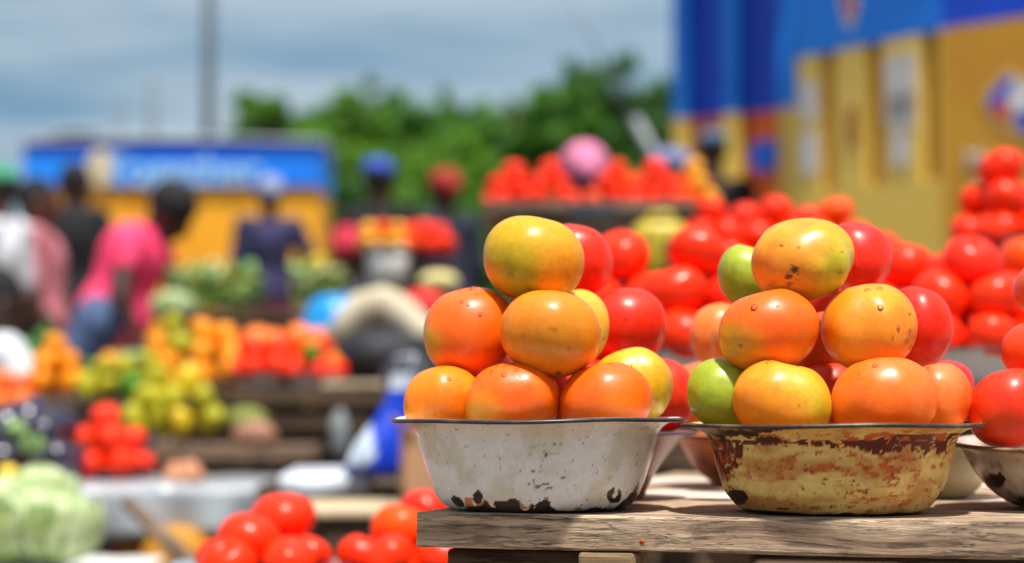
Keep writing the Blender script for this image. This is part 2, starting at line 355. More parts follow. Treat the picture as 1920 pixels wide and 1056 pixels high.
# ---- pile in the yellow bowl
near_tomato('b1', 1357, 740, 136, 132, 1.612, (148, 162, 34), [(-.4, .3, .8, (168, 178, 44), .7), (.5, -.4, .6, GR, .6)], 'all green tomato at the left end of the rusty yellow bowl', YGp, 31, lob=.025)
near_tomato('b2', 1466, 754, 182, 154, 1.578, (240, 150, 30), [(.8, -.1, .8, (206, 186, 40), .9), (-.7, .0, .6, OR2, .7), (.1, -.3, .5, (240, 128, 34), .5), (.2, .7, .5, (238, 180, 50), .5)],
            'half orange half yellow tomato at the front of the rusty yellow bowl', YGp, 32, lob=.035, spots=[(.22, -.08, .035, (90, 40, 10), .8), (.02, .2, .05, (220, 140, 20), .6)])
near_tomato('b3', 1656, 754, 196, 162, 1.578, (242, 112, 26), [(0, -.4, .8, OR, .85), (.7, .3, .5, SAL, .6), (-.1, .75, .35, (240, 120, 50), .7)], 'largest orange tomato at the front of the rusty yellow bowl', YGp, 33, lob=.05, tilt=.35, dimple=.3)
near_tomato('b4', 1756, 750, 130, 134, 1.622, SAL, [(.8, -.2, .5, OR, .7), (-.3, -.3, .8, (232, 130, 40), .7), (.1, .6, .4, (246, 140, 80), .6)], 'salmon orange tomato at the right end of the rusty yellow bowl', YGp, 34, lob=.04)
near_tomato('c1', 1440, 621, 184, 153, 1.60, OR, [(.1, .1, .7, (242, 92, 10), .8), (-.8, -.4, .6, YG, .7), (.7, -.6, .5, (200, 140, 24), .7), (-.2, -.9, .5, YE, .6)],
            'orange tomato with green lower left in the middle row of the yellow bowl', YGp, 35, lob=.03, spots=[(-.62, -.38, .05, (80, 50, 20), .6), (-.3, -.85, .10, (120, 130, 20), .6)])
near_tomato('c2', 1629, 615, 177, 162, 1.608, (232, 138, 26), [(-.6, -.2, .4, OR2, .6), (-.3, -.8, .6, (176, 150, 40), .6), (.6, .2, .6, (228, 128, 30), .7), (.2, .7, .4, YE, .6)],
            'golden orange tomato dotted with water drops on its right flank', YGp, 36, lob=.05, tilt=.5, spots=[(-.3, .15, .05, (170, 110, 20), .5)])
near_tomato('ctop', 1505, 487, 192, 154, 1.625, (226, 152, 34), [(.75, -.1, .8, (186, 186, 44), .9), (-.85, -.1, .5, (238, 118, 24), .8), (-.1, .3, .5, (236, 134, 32), .6), (-.1, -.9, .6, GD, .5), (.5, -.6, .5, (176, 176, 40), .7), (-.3, -.3, .5, (226, 140, 30), .5)],
            'scarred orange and green tomato on top of the rusty yellow bowl pile', YGp, 37, lob=.05, tilt=.8, lobes=6, dimple=.2,
            spots=[(-.27, -.30, .10, (70, 40, 20), .95), (-.38, -.45, .09, (80, 45, 18), .9), (-.35, -.62, .07, (110, 50, 14), .8), (-.50, .27, .045, (110, 60, 14), .8), (-.2, .22, .05, (190, 70, 20), .8), (.62, -.35, .07, (110, 96, 24), .6), (.66, .12, .03, (110, 90, 24), .7), (-.65, -.6, .1, (150, 90, 20), .5)])
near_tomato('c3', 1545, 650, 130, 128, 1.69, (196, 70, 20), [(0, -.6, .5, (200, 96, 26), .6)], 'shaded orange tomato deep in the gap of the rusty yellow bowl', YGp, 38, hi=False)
near_tomato('c3b', 1560, 735, 130, 130, 1.68, (210, 60, 18), [], 'tomato at the back of the bottom row in the rusty yellow bowl', YGp, 381, hi=False)
RB = 'tomatoes piled in the bowls right behind the two front bowls'
near_tomato('c4', 1722, 614, 124, 148, 1.72, RD, [(-.2, .5, .6, (232, 34, 24), .6)], 'deep red tomato right of the golden orange one with water drops', RB, 39, lob=.015)
near_tomato('c5', 1606, 482, 130, 130, 1.74, RD, [(.1, .7, .5, (226, 40, 48), .7)], 'deep red tomato behind the scarred tomato on top of the yellow bowl', RB, 40, lob=.02)
near_tomato('c6', 1400, 518, 106, 116, 1.74, (150, 168, 38), [(-.2, .5, .6, (190, 196, 70), .5)], 'green tomato behind the left shoulder of the scarred top tomato', RB, 41, lob=.01)
near_tomato('c7', 1782, 722, 90, 90, 1.80, (226, 40, 40), [], 'pinkish red tomato low behind the right end of the yellow bowl', RB, 42, hi=False)
near_tomato('c8', 1650, 735, 150, 125, 1.75, OR, [], 'tomato low behind the largest orange one at the yellow bowl', RB, 421, hi=False)
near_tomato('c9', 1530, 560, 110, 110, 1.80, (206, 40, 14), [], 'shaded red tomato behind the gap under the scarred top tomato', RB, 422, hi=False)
near_tomato('c10', 1660, 640, 120, 120, 1.83, RD, [], 'red tomato hidden behind the golden orange one', RB, 423, hi=False)
# ---- red pile in the pinkish bowl behind
near_tomato('r1', 1080, 490, 138, 134, 1.80, RD, [(-.4, .7, .6, (240, 70, 60), .5)], 'red tomato just behind the right side of the topmost white bowl tomato', RB, 43, lob=.01)
near_tomato('r3', 1171, 614, 156, 142, 1.78, RD, [(-.3, .5, .6, (236, 44, 34), .5)], 'glossy red tomato right of the white bowl pile with a single water drop', RB, 44, lob=.03)
near_tomato('r4', 1238, 742, 130, 136, 1.80, (236, 44, 16), [(0, .2, .6, (244, 90, 50), .5)], 'red tomato low between the two front piles', RB, 45, hi=False, lob=.02)
near_tomato('r5', 1120, 700, 130, 130, 1.86, RD, [], 'red tomato low in the pinkish bowl behind the white one', RB, 46, hi=False)
near_tomato('r6', 1040, 600, 130, 130, 1.86, RD, [], 'red tomato of the middle row behind the white bowl pile', RB, 47, hi=False)
near_tomato('r7', 1140, 735, 130, 130, 1.92, RD, [], 'red tomato at the back of the pinkish bowl', RB, 471, hi=False)
near_tomato('r8', 960, 720, 130, 130, 1.86, RD, [], 'red tomato at the hidden left side of the pinkish bowl', RB, 472, hi=False)
# ---- orange bowl pile
near_tomato('o1', 1346, 628, 104, 116, 1.98, (238, 128, 50), [(0, .4, .5, SAL, .5)], 'pale orange tomato behind the left of the yellow bowl pile', RB, 48, hi=False)
near_tomato('o2', 1383, 640, 100, 108, 1.93, (232, 136, 40), [], 'amber tomato peeking out left of the yellow bowl middle row', RB, 49, hi=False)
near_tomato('o3', 1305, 735, 130, 112, 2.06, SAL, [], 'pinkish orange tomato low left behind the all green one', RB, 50, hi=False)
near_tomato('o4', 1440, 740, 130, 112, 2.10, OR, [], 'tomato low behind the half orange half yellow one', RB, 51, hi=False)
near_tomato('o5', 1470, 625, 110, 108, 2.06, RD, [], 'red tomato hidden behind the middle row of the yellow bowl', RB, 52, hi=False)
# ---- pile in the right hand bowl
RG = 'tomatoes in the bowl at the right edge'
near_tomato('q1', 1893, 766, 152, 146, 1.615, (234, 50, 12), [(.6, .3, .4, (226, 34, 20), .6), (-.6, -.3, .5, (238, 74, 12), .7)], 'glossy orange red tomato at the front of the right edge bowl', RG, 61, lob=.03, tilt=.5)
near_tomato('q2', 1952, 660, 148, 118, 1.65, (234, 66, 14), [], 'orange red tomato in the second row of the right edge bowl, cut by the frame', RG, 62, lob=.03)
near_tomato('q3', 1972, 540, 136, 112, 1.67, (226, 84, 30), [], 'brownish orange tomato at the top of the right edge bowl, cut by the frame', RG, 63, hi=False)
near_tomato('q4', 2040, 770, 140, 130, 1.61, RD, [], 'red tomato of the right edge bowl outside the frame', RG, 64, hi=False)
near_tomato('q5', 1960, 740, 130, 120, 1.74, RD, [], 'red tomato at the back of the right edge bowl', RG, 65, hi=False)

# ---- water drops
WM, n_, l_, b_ = newmat('clear_water')
gl_ = n_.new('ShaderNodeBsdfGlossy'); gl_.inputs['Roughness'].default_value = .05; tp_ = n_.new('ShaderNodeBsdfTransparent'); tp_.inputs['Color'].default_value = (1, .96, .86, 1)
lw_ = n_.new('ShaderNodeFresnel'); lw_.inputs['IOR'].default_value = 1.55; mh_ = n_.new('ShaderNodeMixShader'); l_.new(lw_.outputs[0], mh_.inputs[0]); l_.new(tp_.outputs[0], mh_.inputs[1]); l_.new(gl_.outputs[0], mh_.inputs[2])
l_.new(mh_.outputs[0], [x for x in n_ if x.type == 'OUTPUT_MATERIAL'][0].inputs['Surface'])
drops = {'s1': [(862, 543, 9), (887, 541, 11), (866, 566, 6), (878, 571, 6), (900, 590, 6), (893, 552, 5)],
         't2': [(932, 688, 6), (948, 686, 7), (945, 703, 9), (969, 694, 7), (976, 706, 5), (958, 684, 8), (922, 696, 6), (1027, 707, 6)], 't1': [(842, 711, 6), (815, 778, 5)],
         't3': [(1143, 683, 6), (1150, 687, 4)], 't4': [(1150, 662, 9), (1180, 685, 9), (1196, 675, 5), (1166, 657, 8), (1232, 752, 6)],
         'top': [(1065, 520, 5)], 's2': [(960, 660, 4), (1125, 620, 5)], 's3': [(1132, 636, 6)], 'c1': [(1414, 577, 10), (1458, 573, 5)], 'r3': [(1174, 597, 5)],
         'c2': [(1626, 545, 9), (1650, 542, 9), (1651, 577, 9), (1684, 615, 7), (1699, 640, 8), (1707, 652, 7), (1706, 621, 6), (1674, 632, 4), (1705, 588, 5)],
         'b2': [(1441, 680, 9), (1379, 778, 5), (1450, 678, 5), (1540, 695, 5)], 'b3': [(1641, 686, 8), (1612, 700, 4)], 'b4': [(1720, 686, 13), (1741, 690, 6)], 'q1': [(1862, 706, 6), (1875, 704, 5), (1821, 788, 5)], 'c4': [(1722, 590, 4)]}
WHO = {'s1': 'orange tomato with a yellow flank', 't2': 'vivid orange bottom row tomato', 't1': 'leftmost bottom row tomato', 't3': 'orange tomato on the white rim', 't4': 'yellow tomato at the right of the white bowl',
       'top': 'topmost tomato of the white bowl', 's2': 'large amber tomato', 's3': 'half hidden yellow green tomato', 'c1': 'orange middle row tomato of the yellow bowl', 'r3': 'glossy red tomato',
       'c2': 'golden orange tomato', 'b2': 'half orange half yellow tomato', 'b3': 'largest orange tomato', 'b4': 'salmon orange tomato', 'q1': 'right edge tomato', 'c4': 'deep red tomato'}
dm = MB(); dm.ell((0, 0, 0), (1, 1, .62), 18, 12)
dprot = dm.build('water_drop', WM); first = True
for k, lst in drops.items():
    o = NEAR[k]; M = Matrix.Translation(o.location)
    bv = BVHTree.FromPolygons([M @ v.co for v in o.data.vertices], [tuple(p.vertices) for p in o.data.polygons])
    for (px, py, s) in lst:
        org = Vector((0, 0, HC)); d = (P(px, py, 1.6)-org).normalized()
        hit = bv.ray_cast(org, d)
        if hit[0] is None:
            hit = bv.find_nearest(org+d*(o.location-org).length)
        q = dprot if first else dprot.copy()
        if not first: col.objects.link(q)
        first = False
        r = S(s*.62, 1.6)
        q.location = hit[0]+hit[1]*r*.05; q.rotation_euler = hit[1].to_track_quat('Z', 'Y').to_euler()
        q.scale = (r, r*(1.15 if abs(hit[1].z) < .6 else 1), r)
        dl = q.location-o.location; hw_ = o.dimensions.x/2; pos = ('upper' if dl.z > hw_*.72 else 'lower' if dl.z < -hw_*.3 else 'middle')+' '+('left' if dl.x < -hw_*.25 else 'right' if dl.x > hw_*.25 else 'centre')
        tag(q, ('large' if s > 8 else 'small')+' water drop, '+pos+' of the '+WHO[k], 'water drop', 'water drops on the '+WHO[k])

# ------------------------------------------------------------ enamel bowls
def bowl(cx, Y, zb, prof, colf, mt, rimcol, label, n=96, sub=1, rimr=.0019, wob=.0012, group=None, seed=0, tilt=(0, 0)):
    x = P(cx, 900, Y).x
    root = empty('enamel_bowl', (x, Y, zb), label, 'bowl', group); root.rotation_euler = (tilt[0], tilt[1], 0)
    pr = []
    for i in range(len(prof)-1):
        (r0, z0), (r1, z1) = prof[i], prof[i+1]
        p0 = prof[max(i-1, 0)]; p3 = prof[min(i+2, len(prof)-1)]
        for k in range(sub):
            t = k/sub
            def cm(a, b, c, d): return .5*((2*b)+(-a+c)*t+(2*a-5*b+4*c-d)*t*t+(-a+3*b-3*c+d)*t**3)
            pr.append((max(0, cm(p0[0], r0, r1, p3[0])), cm(p0[1], z0, z1, p3[1])))
    pr.append(prof[-1])
    m = MB(); inner = [(max(0, r-.0016), z+.0016) for (r, z) in reversed(pr)]
    def wv(a, z): return wob*math.sin(2*a+seed)*z/.07+wob*.7*math.sin(5*a+seed*2)*(z/.07)**3
    full = [(1e-4, pr[0][1])]+pr; b = 0
    for (r, z) in full+[(pr[-1][0]-.001, pr[-1][1]+.0008)]+inner+[(1e-4, inner[-1][1])]:
        for i in range(n):
            a = 2*PI*i/n; rr = r+(wv(a, z) if r > .02 else 0); m.v.append((rr*math.cos(a), rr*math.sin(a), z+wv(a+1, z)*.6*(r > .05)))
    tot = len(m.v)//n
    for j in range(tot-1):
        for i in range(n): m.f.append((j*n+i, j*n+(i+1) % n, (j+1)*n+(i+1) % n, (j+1)*n+i))
    o = m.build('bowl_body', mt, root)
    if colf:
        set_col(o.data, [colf(*v) for v in m.v])
    rm = MB(); pts = []
    R0, Z0 = pr[-1]
    nn = 160
    for i in range(nn):
        a = 2*PI*i/nn
        for k in range(8):
            t = 2*PI*k/8; rr = R0+wv(a, Z0)+rimr*math.cos(t)*(1.25+.15*math.sin(9*a)); rm.v.append((rr*math.cos(a), rr*math.sin(a), Z0+wv(a+1, Z0)*.6+rimr*.85*math.sin(t)))
    for i in range(nn):
        for k in range(8): rm.f.append((i*8+k, ((i+1) % nn)*8+k, ((i+1) % nn)*8+(k+1) % 8, i*8+(k+1) % 8))
    rm.build('rolled_rim', rimcol, root)
    return root
def fn(p, s, o=4): return noise.fractal(p*s, 1.0, 2.0, o)
WH = lin((244, 244, 240)); ST = lin((206, 194, 152)); CH = lin((44, 32, 28)); RU = lin((176, 98, 30)); MA = lin((98, 34, 26)); YB = lin((240, 208, 122)); RO = lin((206, 92, 38))
TZ = .70
def white_col(x, y, z):
    p = Vector((x, y, z)); front = y < 0
    u = 1007+x*2395; v = 963-z*2400           # front-view pixels of the photo, used only as a ruler for the chips
    a = fn(p, 28); b = fn(p, 90); c = noise.noise(p*420); d = noise.noise(p*900)
    cc = mixc(WH, ST, .45*smooth((a-.02+(.03-abs(z-.045))*6)*1.6)+.18*smooth(b*1.5))
    k = 1+.05*b+.06*c; cc = tuple(q*k for q in cc)
    if noise.noise(Vector((x*160, y*160, z*230))+Vector((5, 1, 3))) > .60: cc = mixc(cc, ST, .8)
    s2 = noise.noise(Vector((x*260, y*260, z*330))+Vector((9, 2, 1)))
    if s2 > .62: cc = mixc(cc, lin((96, 66, 34)), .85)
    if noise.noise(Vector((x*520, y*520, z*240))) > .70: cc = mixc(cc, lin((120, 100, 70)), .6)
    # chips round the foot
    e = .0075*smooth(fn(Vector((x*34, y*34, 3)), 1)+.45)+.0016*noise.noise(p*170)
    lim = .0022+e*1.35
    if front:
        t = smooth((u-868)/25); lim = lim*t*(1.0-.25*smooth((u-1000)/60)*(1-smooth((u-1150)/30)))+.010*smooth((u-1160)/25)
    if z < lim: cc = CH
    elif z < lim+.0022 and noise.noise(p*120) > .05: cc = mixc(cc, RU, .8)
    if front:
        jit = 2.2*noise.noise(p*320)
        dx, dy = u-862, v-944
        if ((dx*.78+dy*.62)/14)**2+((-dx*.62+dy*.78)/8)**2 < 1+.12*jit: cc = CH
        dx, dy = u-899, v-934
        if (dx/9)**2+(dy/12)**2 < 1+.15*jit: cc = CH
        dx, dy = u-883, v-943
        if abs(dx) < 7+jit and abs(dy) < 9: cc = mixc(cc, lin((214, 120, 30)), .9)
        rr = math.hypot((u-1145)*1.05, v-932)
        if rr < 15+jit*.6 and not (rr < 4.2 or (abs(u-1148) < 3.0 and v < 932)): cc = CH
        dx, dy = u-1180, v-940
        if ((dx*.7-dy*.7)/8)**2+((dx*.7+dy*.7)/5)**2 < 1.0 or (abs((u-1166)+(v-948)*1.1) < 9+jit and v > 930): cc = CH
    return cc
WB_PROF = [(.050, .001), (.060, .0), (.0676, .0015), (.0757, .0067), (.081, .016), (.0856, .029), (.0906, .0455), (.0942, .0595), (.100, .0662), (.1115, .0695)]
ENW = attr_mat('white_enamel', .24, coat=.35, bump=.10, bscale=260, rn=.08, mottle=.10, mscale=130)
ENY = attr_mat('worn_yellow_enamel', .38, coat=.12, bump=.22, bscale=300, rn=.1, mottle=.14, mscale=200)
RIMB = mat('blue_black_rim', (44, 48, 58), .35, (84, 78, 72), 70, lo=.5, hi=.72)
RIMY = mat('worn_dark_rim', (44, 38, 34), .4, (120, 108, 84), 40, lo=.48, hi=.75)
bowl(1007, 1.65, TZ, WB_PROF, white_col, ENW, RIMB, 'chipped white enamel bowl with a dark blue rim at the left corner of the table', n=560, sub=9, seed=1)
def yellow_col(x, y, z):
    p = Vector((x, y, z)); u = 1561+x*2462; v = 968-z*2500; front = y < 0
    ps = Vector((x*1, y*1, z*3.2))
    a = fn(ps, 22); b = fn(ps, 75, 5); c = noise.noise(p*300); d = fn(Vector((x, y, z*1.7)), 105, 5); f = fn(Vector((x*.6, y*.6, z*3.4)), 150, 3)
    cc = mixc(YB, lin((206, 150, 78)), smooth(a*1.3+.35))
    cc = mixc(cc, lin((222, 200, 134)), smooth(b*1.2-.1)*.5)
    reg = smooth(a*1.5+.45+.6*math.sin(x*55+1.0)*.4) * smooth(1.25-abs(z-.034)/.026)
    scr = smooth((d+.35*f+.34*reg-.04+.34*noise.noise(p*520)+.2*noise.noise(Vector((x*260, y*260, z*1500)))-.36)*6)
    sd_ = smooth((u-1380)/120) if front else 1
    cc = mixc(cc, mixc(RO, MA, smooth(c*2)), .9*scr*(.45+.55*sd_))
    cc = mixc(cc, lin((200, 120, 60)), .35*smooth(fn(ps, 40)+.25))
    # red brown band under the flare
    edge = .0475+.006*a+.007*b+.002*c; top = .0600+.0015*b
    if front:
        sl_ = smooth((u-1400)/60); wd = .35+.65*smooth((u-1560)/60)
        edge = .056-(.056-edge)*wd*1.15 if u > 1380 else edge-.02*smooth((1400-u)/60)
        top = .0565+.004*smooth((u-1600)/30)
        if u > 1745: edge += .01*smooth((u-1745)/20)
        if u < 1400: top = .056
    if edge+.0012*noise.noise(p*520) < z < top and noise.noise(p*150+Vector((3, 3, 3)))+b+.3*noise.noise(p*600) > -.5: cc = mixc(MA, RO, .7*smooth(noise.noise(p*240)*2-.6))
    if z > .0555 and z < .062 and d+a*.5 > .18: cc = mixc(cc, RO, .8)
    if front:
        # left flank rusted through
        lf = smooth((1372-u+30*b+ (v-900)*.12)/22)
        if lf > 0: cc = mixc(cc, mixc(MA, RO, smooth(noise.noise(p*160)*1.5+.35)), lf*.9)
        if v < 832 and u < 1432+30*a and b+noise.noise(p*110)*.8 > -.08 and u < 1440: cc = lin((56, 34, 26))
        if (u-1420)**2/500+(v-806)**2/40 < 1+noise.noise(p*200): cc = lin((50, 32, 26))
        dx, dy = u-1748, v-936
        if ((dx*.86+dy*.5)/6)**2+((-dx*.5+dy*.86)/13)**2 < 1+.2*c: cc = CH
        if ((u-1376)/16)**2+((v-938)/16)**2 < 1+.5*c: cc = CH
        if v > 958+4*a and 1390 < u < 1470: cc = CH
        if ((u-1560)/14)**2+((v-963)/4)**2 < 1+.4*c: cc = CH
        if ((u-1450)/11)**2+((v-954)/2.2)**2 < 1+.4*c: cc = lin((96, 60, 34))
        if 1490+30*c < u < 1560 and False: pass
    if z < .0016+.0025*max(0, a): cc = CH
    if c > .62: cc = mixc(cc, lin((110, 60, 30)), .7)
    k = 1+.10*c; return tuple(q*k for q in cc)
YB_PROF = [(.042, .001), (.0500, .0), (.0590, .0004), (.0700, .0032), (.0768, .010), (.0816, .0168), (.085, .0278), (.0885, .0414), (.0918, .0545), (.0975, .0615), (.1115, .0662)]
bowl(1561, 1.605, TZ, YB_PROF, yellow_col, ENY, RIMY, 'rusty yellow enamel bowl with a worn red brown band at the front of the table', n=620, sub=9, seed=2)
def right_col(x, y, z):
    p = Vector((x, y, z)); a = fn(p, 26); b = fn(p, 80); c = noise.noise(p*300)
    cc = mixc(lin((206, 194, 180)), lin((184, 164, 140)), smooth(a+.4)); cc = mixc(cc, lin((120, 84, 60)), .7*smooth(b*1.4))
    for (cx_, cz_, rx_, rz_) in ((-.075, .024, .005, .007), (-.048, .008, .012, .009), (-.02, .02, .004, .005), (-.09, .035, .002, .002)):
        if y < 0 and ((x-cx_)/rx_)**2+((z-cz_)/rz_)**2 < 1+.5*c: cc = CH
    return cc
RB_PROF = [(.034, .001), (.040, .0), (.056, .004), (.070, .013), (.080, .024), (.088, .036), (.093, .046), (.098, .0495), (.103, .051)]
bowl(2030, 1.66, TZ, RB_PROF, right_col, ENW, mat('brown_rim', (74, 52, 42), .5, (150, 120, 96), 60), 'rounded greyish enamel bowl with chips cut by the right frame edge', n=300, sub=5, seed=3, tilt=(R_(3), 0))
CONE = [(.040, .0), (.060, .0), (.066, .010), (.075, .026), (.086, .040), (.095, .050), (.101, .0545), (.106, .056)]
bowl(1072, 1.83, TZ, CONE, None, mat('dull_pink_enamel', (138, 84, 76), .4, (118, 68, 60), 12, coat=.2), mat('purple_grey_rim', (88, 70, 84), .4), 'dull pink enamel bowl just behind the white one', n=96, sub=3)
bowl(1440, 2.10, TZ, [(.04, .0), (.052, .001), (.066, .010), (.076, .022), (.084, .035), (.090, .045), (.096, .049)], None, mat('orange_enamel', (196, 104, 40), .4, (120, 66, 40), 14, lo=.5, hi=.7), mat('dark_brown_rim', (60, 44, 36), .5), 'orange enamel bowl glimpsed between the two front bowls', n=96, sub=3)
bowl(1690, 1.86, TZ, [(.045, .0), (.058, .001), (.070, .012), (.078, .026), (.086, .040), (.092, .046), (.098, .048)], None, mat('cream_enamel', (206, 196, 150), .4, (176, 160, 112), 12), mat('cream_rim', (150, 110, 84), .5), 'cream enamel bowl mostly hidden behind the rusty yellow one', n=96, sub=3)

# ------------------------------------------------------------ front table
EA = P(781, 960, 1.602); EB = P(1920, 978, 1.478); ed = Vector((EB.x-EA.x, EB.y-EA.y, 0)); ang = math.atan2(ed.y, ed.x)
tb = empty('market_table', (EA.x, EA.y, 0), 'weathered plank table carrying the two front bowls of tomatoes', 'table', rz=ang)
def plank(x0, x1, y0, y1, z0, z1, m, seed, nx=60):
    mb = MB(); rnd = random.Random(seed); q = []
    def prof(t):
        b = .0022; return [(y0, z0+b), (y0+b, z0), (y1-b, z0), (y1, z0+b), (y1, z1-b), (y1-b, z1), (y0+b, z1), (y0, z1-b)]
    for i in range(nx+1):
        x = x0+(x1-x0)*i/nx
        for k, (y, z) in enumerate(prof(0)):
            j = .0011*noise.noise(Vector((x*9, seed, k*.7)))+.0006*noise.noise(Vector((x*40, seed+k, 2)))
            jx = (.0022*noise.noise(Vector((k*2.3, seed, 9))) if i in (0, nx) else 0)
            mb.v.append((x+jx, y+j*(1 if y < (y0+y1)/2 else -1), z+j*(.8 if z < (z0+z1)/2 else .5)))
    for i in range(nx):
        for k in range(8): mb.f.append((i*8+k, i*8+(k+1) % 8, (i+1)*8+(k+1) % 8, (i+1)*8+k))
    mb.f.append(tuple(range(7, -1, -1))); mb.f.append(tuple(nx*8+k for k in range(8)))
    o = mb.build('plank', m, tb, smooth=False)
    return o
# front board stands on edge height 26 mm, the top planks butt behind it
plank(0, 1.5, 0, .135, TZ-.0265, TZ, W_FRONT, 1, 120)
yy = .141
for i, wd in enumerate((.15, .13, .16, .14, .15)):
    plank(.012*((i*7) % 3)+.004, 1.5-.01*i, yy, yy+wd, TZ-.026, TZ-.0004*(i % 2), W_TOP if i % 2 else W_FRONT, 2+i); yy += wd+.006
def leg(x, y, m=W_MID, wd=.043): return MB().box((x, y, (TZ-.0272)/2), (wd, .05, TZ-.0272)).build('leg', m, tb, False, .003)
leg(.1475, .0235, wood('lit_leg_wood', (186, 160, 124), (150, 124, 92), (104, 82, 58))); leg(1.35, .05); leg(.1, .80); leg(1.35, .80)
MB().box((.0705, .048, TZ-.0265-.035), (.108, .05, .066)).build('crossbeam', W_DARK, tb, False, .003)
MB().box((.72, .82, TZ-.0265-.035), (1.3, .04, .066)).build('crossbeam', W_DARK, tb, False, .003)
MB().tube([(.1745+.0, .0005, TZ-.0185), (.1745, -.0008, TZ-.0185)], [.0022, .0018], 10).build('nail', mat('rusty_nail', (190, 90, 30), .7), tb)
# things stored under the table
def under_sack(px, Y, label, c):
    p = P(px, 1000, Y); m = MB(); m.ell((0, 0, .20), (.16, .14, .22), 24, 16); 
    m.tube([(0, 0, .38), (.01, 0, .44), (.03, .01, .47)], [.05, .03, .06], 10)
    m.v = [tuple(Vector(v)*(1+.06*noise.noise(Vector(v)*14))) for v in m.v]
    o = m.build('sack', mat('sack_'+str(c[0]), c, .8, bump=.4)); o.location = (p.x, Y, 0); tag(o, label, 'sack')
under_sack(1330, 2.2, 'pale sack glimpsed under the front table', (206, 210, 214))
under_sack(1560, 2.3, 'grey sack in the dark under the front table', (112, 106, 100))

# ------------------------------------------------------------ background fruit
def fruit_proto(name, m, kind, seed):
    vs, fs = tomato_verts(36, 24, seed, 5, .03 if kind != 'round' else .0, .4, .25 if kind != 'round' else .05)
    mb = MB(); mb.v = [tuple(v) for v in vs]; mb.f = fs
    if kind == 'long': mb.v = [(v[0]*.62, v[1]*.62, v[2]*1.75) for v in mb.v]
    if kind == 'pepper': mb.v = [(v[0]*(.8+.25*v[2]), v[1]*(.8+.25*v[2]), v[2]*1.35) for v in mb.v]
    me = bpy.data.meshes.new(name); me.from_pydata(mb.v, [], mb.f); me.update(); me.polygons.foreach_set('use_smooth', [True]*len(me.polygons)); me.materials.append(m)
    return me
def tm(name, c, c2): return mat(name, c, .36, c2, 22, coat=.10, spec=.2, lo=.4, hi=.75)
TM = {'red': [fruit_proto('tomato', tm('ripe_tomato_skin', (240, 38, 6), (242, 66, 8)), 't', s) for s in (101, 102, 103)],
      'pink': [fruit_proto('tomato', tm('pinkish_tomato_skin', (236, 32, 14), (238, 60, 24)), 't', s) for s in (104, 105)],
      'orange': [fruit_proto('tomato', tm('orange_tomato_skin', (244, 86, 8), (244, 54, 6)), 't', s) for s in (106, 107)],
      'yellow': [fruit_proto('tomato', tm('yellow_tomato_skin', (232, 170, 30), (222, 130, 30)), 't', s) for s in (108, 109)]}
FR = {'mango': [fruit_proto('mango', tm('mango_skin', (242, 158, 16), (236, 112, 14)), 'pepper', s) for s in (111, 112)],
      'guava': [fruit_proto('guava', tm('guava_skin', (158, 164, 34), (200, 170, 24)), 'pepper', s) for s in (113, 114)],
      'orange_fruit': [fruit_proto('orange_fruit', mat('orange_peel', (244, 132, 34), .4, (246, 110, 20), 20, bump=.2, bscale=300), 'round', 115)],
      'pepper': [fruit_proto('green_pepper', tm('green_pepper_skin', (60, 132, 34), (120, 170, 50)), 'pepper', s) for s in (116, 117)],
      'lemon': [fruit_proto('lemon', tm('lemon_skin', (214, 178, 24), (190, 166, 30)), 'pepper', 118)]}
NT = [0]
def one(meshes, name, loc, r, label, cat, group, rnd, squash=1):
    o = bpy.data.objects.new(name, rnd.choice(meshes)); col.objects.link(o); o.location = loc
    k = r*rnd.uniform(.88, 1.09); o.scale = (k*rnd.uniform(.96, 1.06), k, k*squash*rnd.uniform(.92, 1.05)); o.rotation_euler = (rnd.uniform(-.5, .5), rnd.uniform(-.5, .5), rnd.uniform(0, 6))
    NT[0] += 1
    return tag(o, label, cat, group)
SECT = [('right', 0), ('back right', .785), ('back', 1.571), ('back left', 2.356), ('left', 3.142), ('front left', 3.927), ('front', 4.712), ('front right', 5.498)]
def pile(x, Y, z, r, tiers, kinds, label, cat, name, seed, lib=TM):
    """tiers = fruits per ring from the bottom; z = height of the lowest centres"""
    rnd = random.Random(seed); zz = z; what, where = label.split(' in the ', 1) if ' in the ' in label else (label, '')
    for ti, n in enumerate(tiers):
        Rr = 0 if n == 1 else r/math.sin(PI/n)*.98; ph = rnd.uniform(0, 6); free = list(SECT)
        ring = ('bottom' if ti == 0 else 'upper' if ti == len(tiers)-1 or tiers[min(ti+1, len(tiers)-1)] == 1 else 'middle')
        for i in range(n):
            a = (ph+2*PI*i/n) % (2*PI); k = rnd.choice(kinds)
            if n == 1: lab = 'topmost '+what+', '+where if len(tiers) > 1 else label
            else:
                sct = min(free, key=lambda q: min(abs(q[1]-a), 2*PI-abs(q[1]-a))); free.remove(sct); lab = sct[0]+' '+what+', '+ring+' ring, '+where
            one(lib[k], name, (x+Rr*math.cos(a)+rnd.uniform(-.1, .1)*r, Y+Rr*math.sin(a)+rnd.uniform(-.1, .1)*r, zz+rnd.uniform(-.08, .08)*r), r, lab, cat, label, rnd)
            if len(lab.split()) > 16: print('LONG', lab)
        zz += r*1.38
BOWLC = {'white': mat('plain_white_enamel', (206, 210, 212), .35, coat=.2), 'grey': mat('grey_enamel', (150, 158, 166), .4), 'rust': mat('rusty_enamel', (150, 104, 90), .5, (120, 80, 66)), 'steel': STEEL,
         'teal': mat('teal_enamel', (40, 74, 92), .4)}
RIMD = mat('plain_dark_rim', (50, 52, 60), .4)
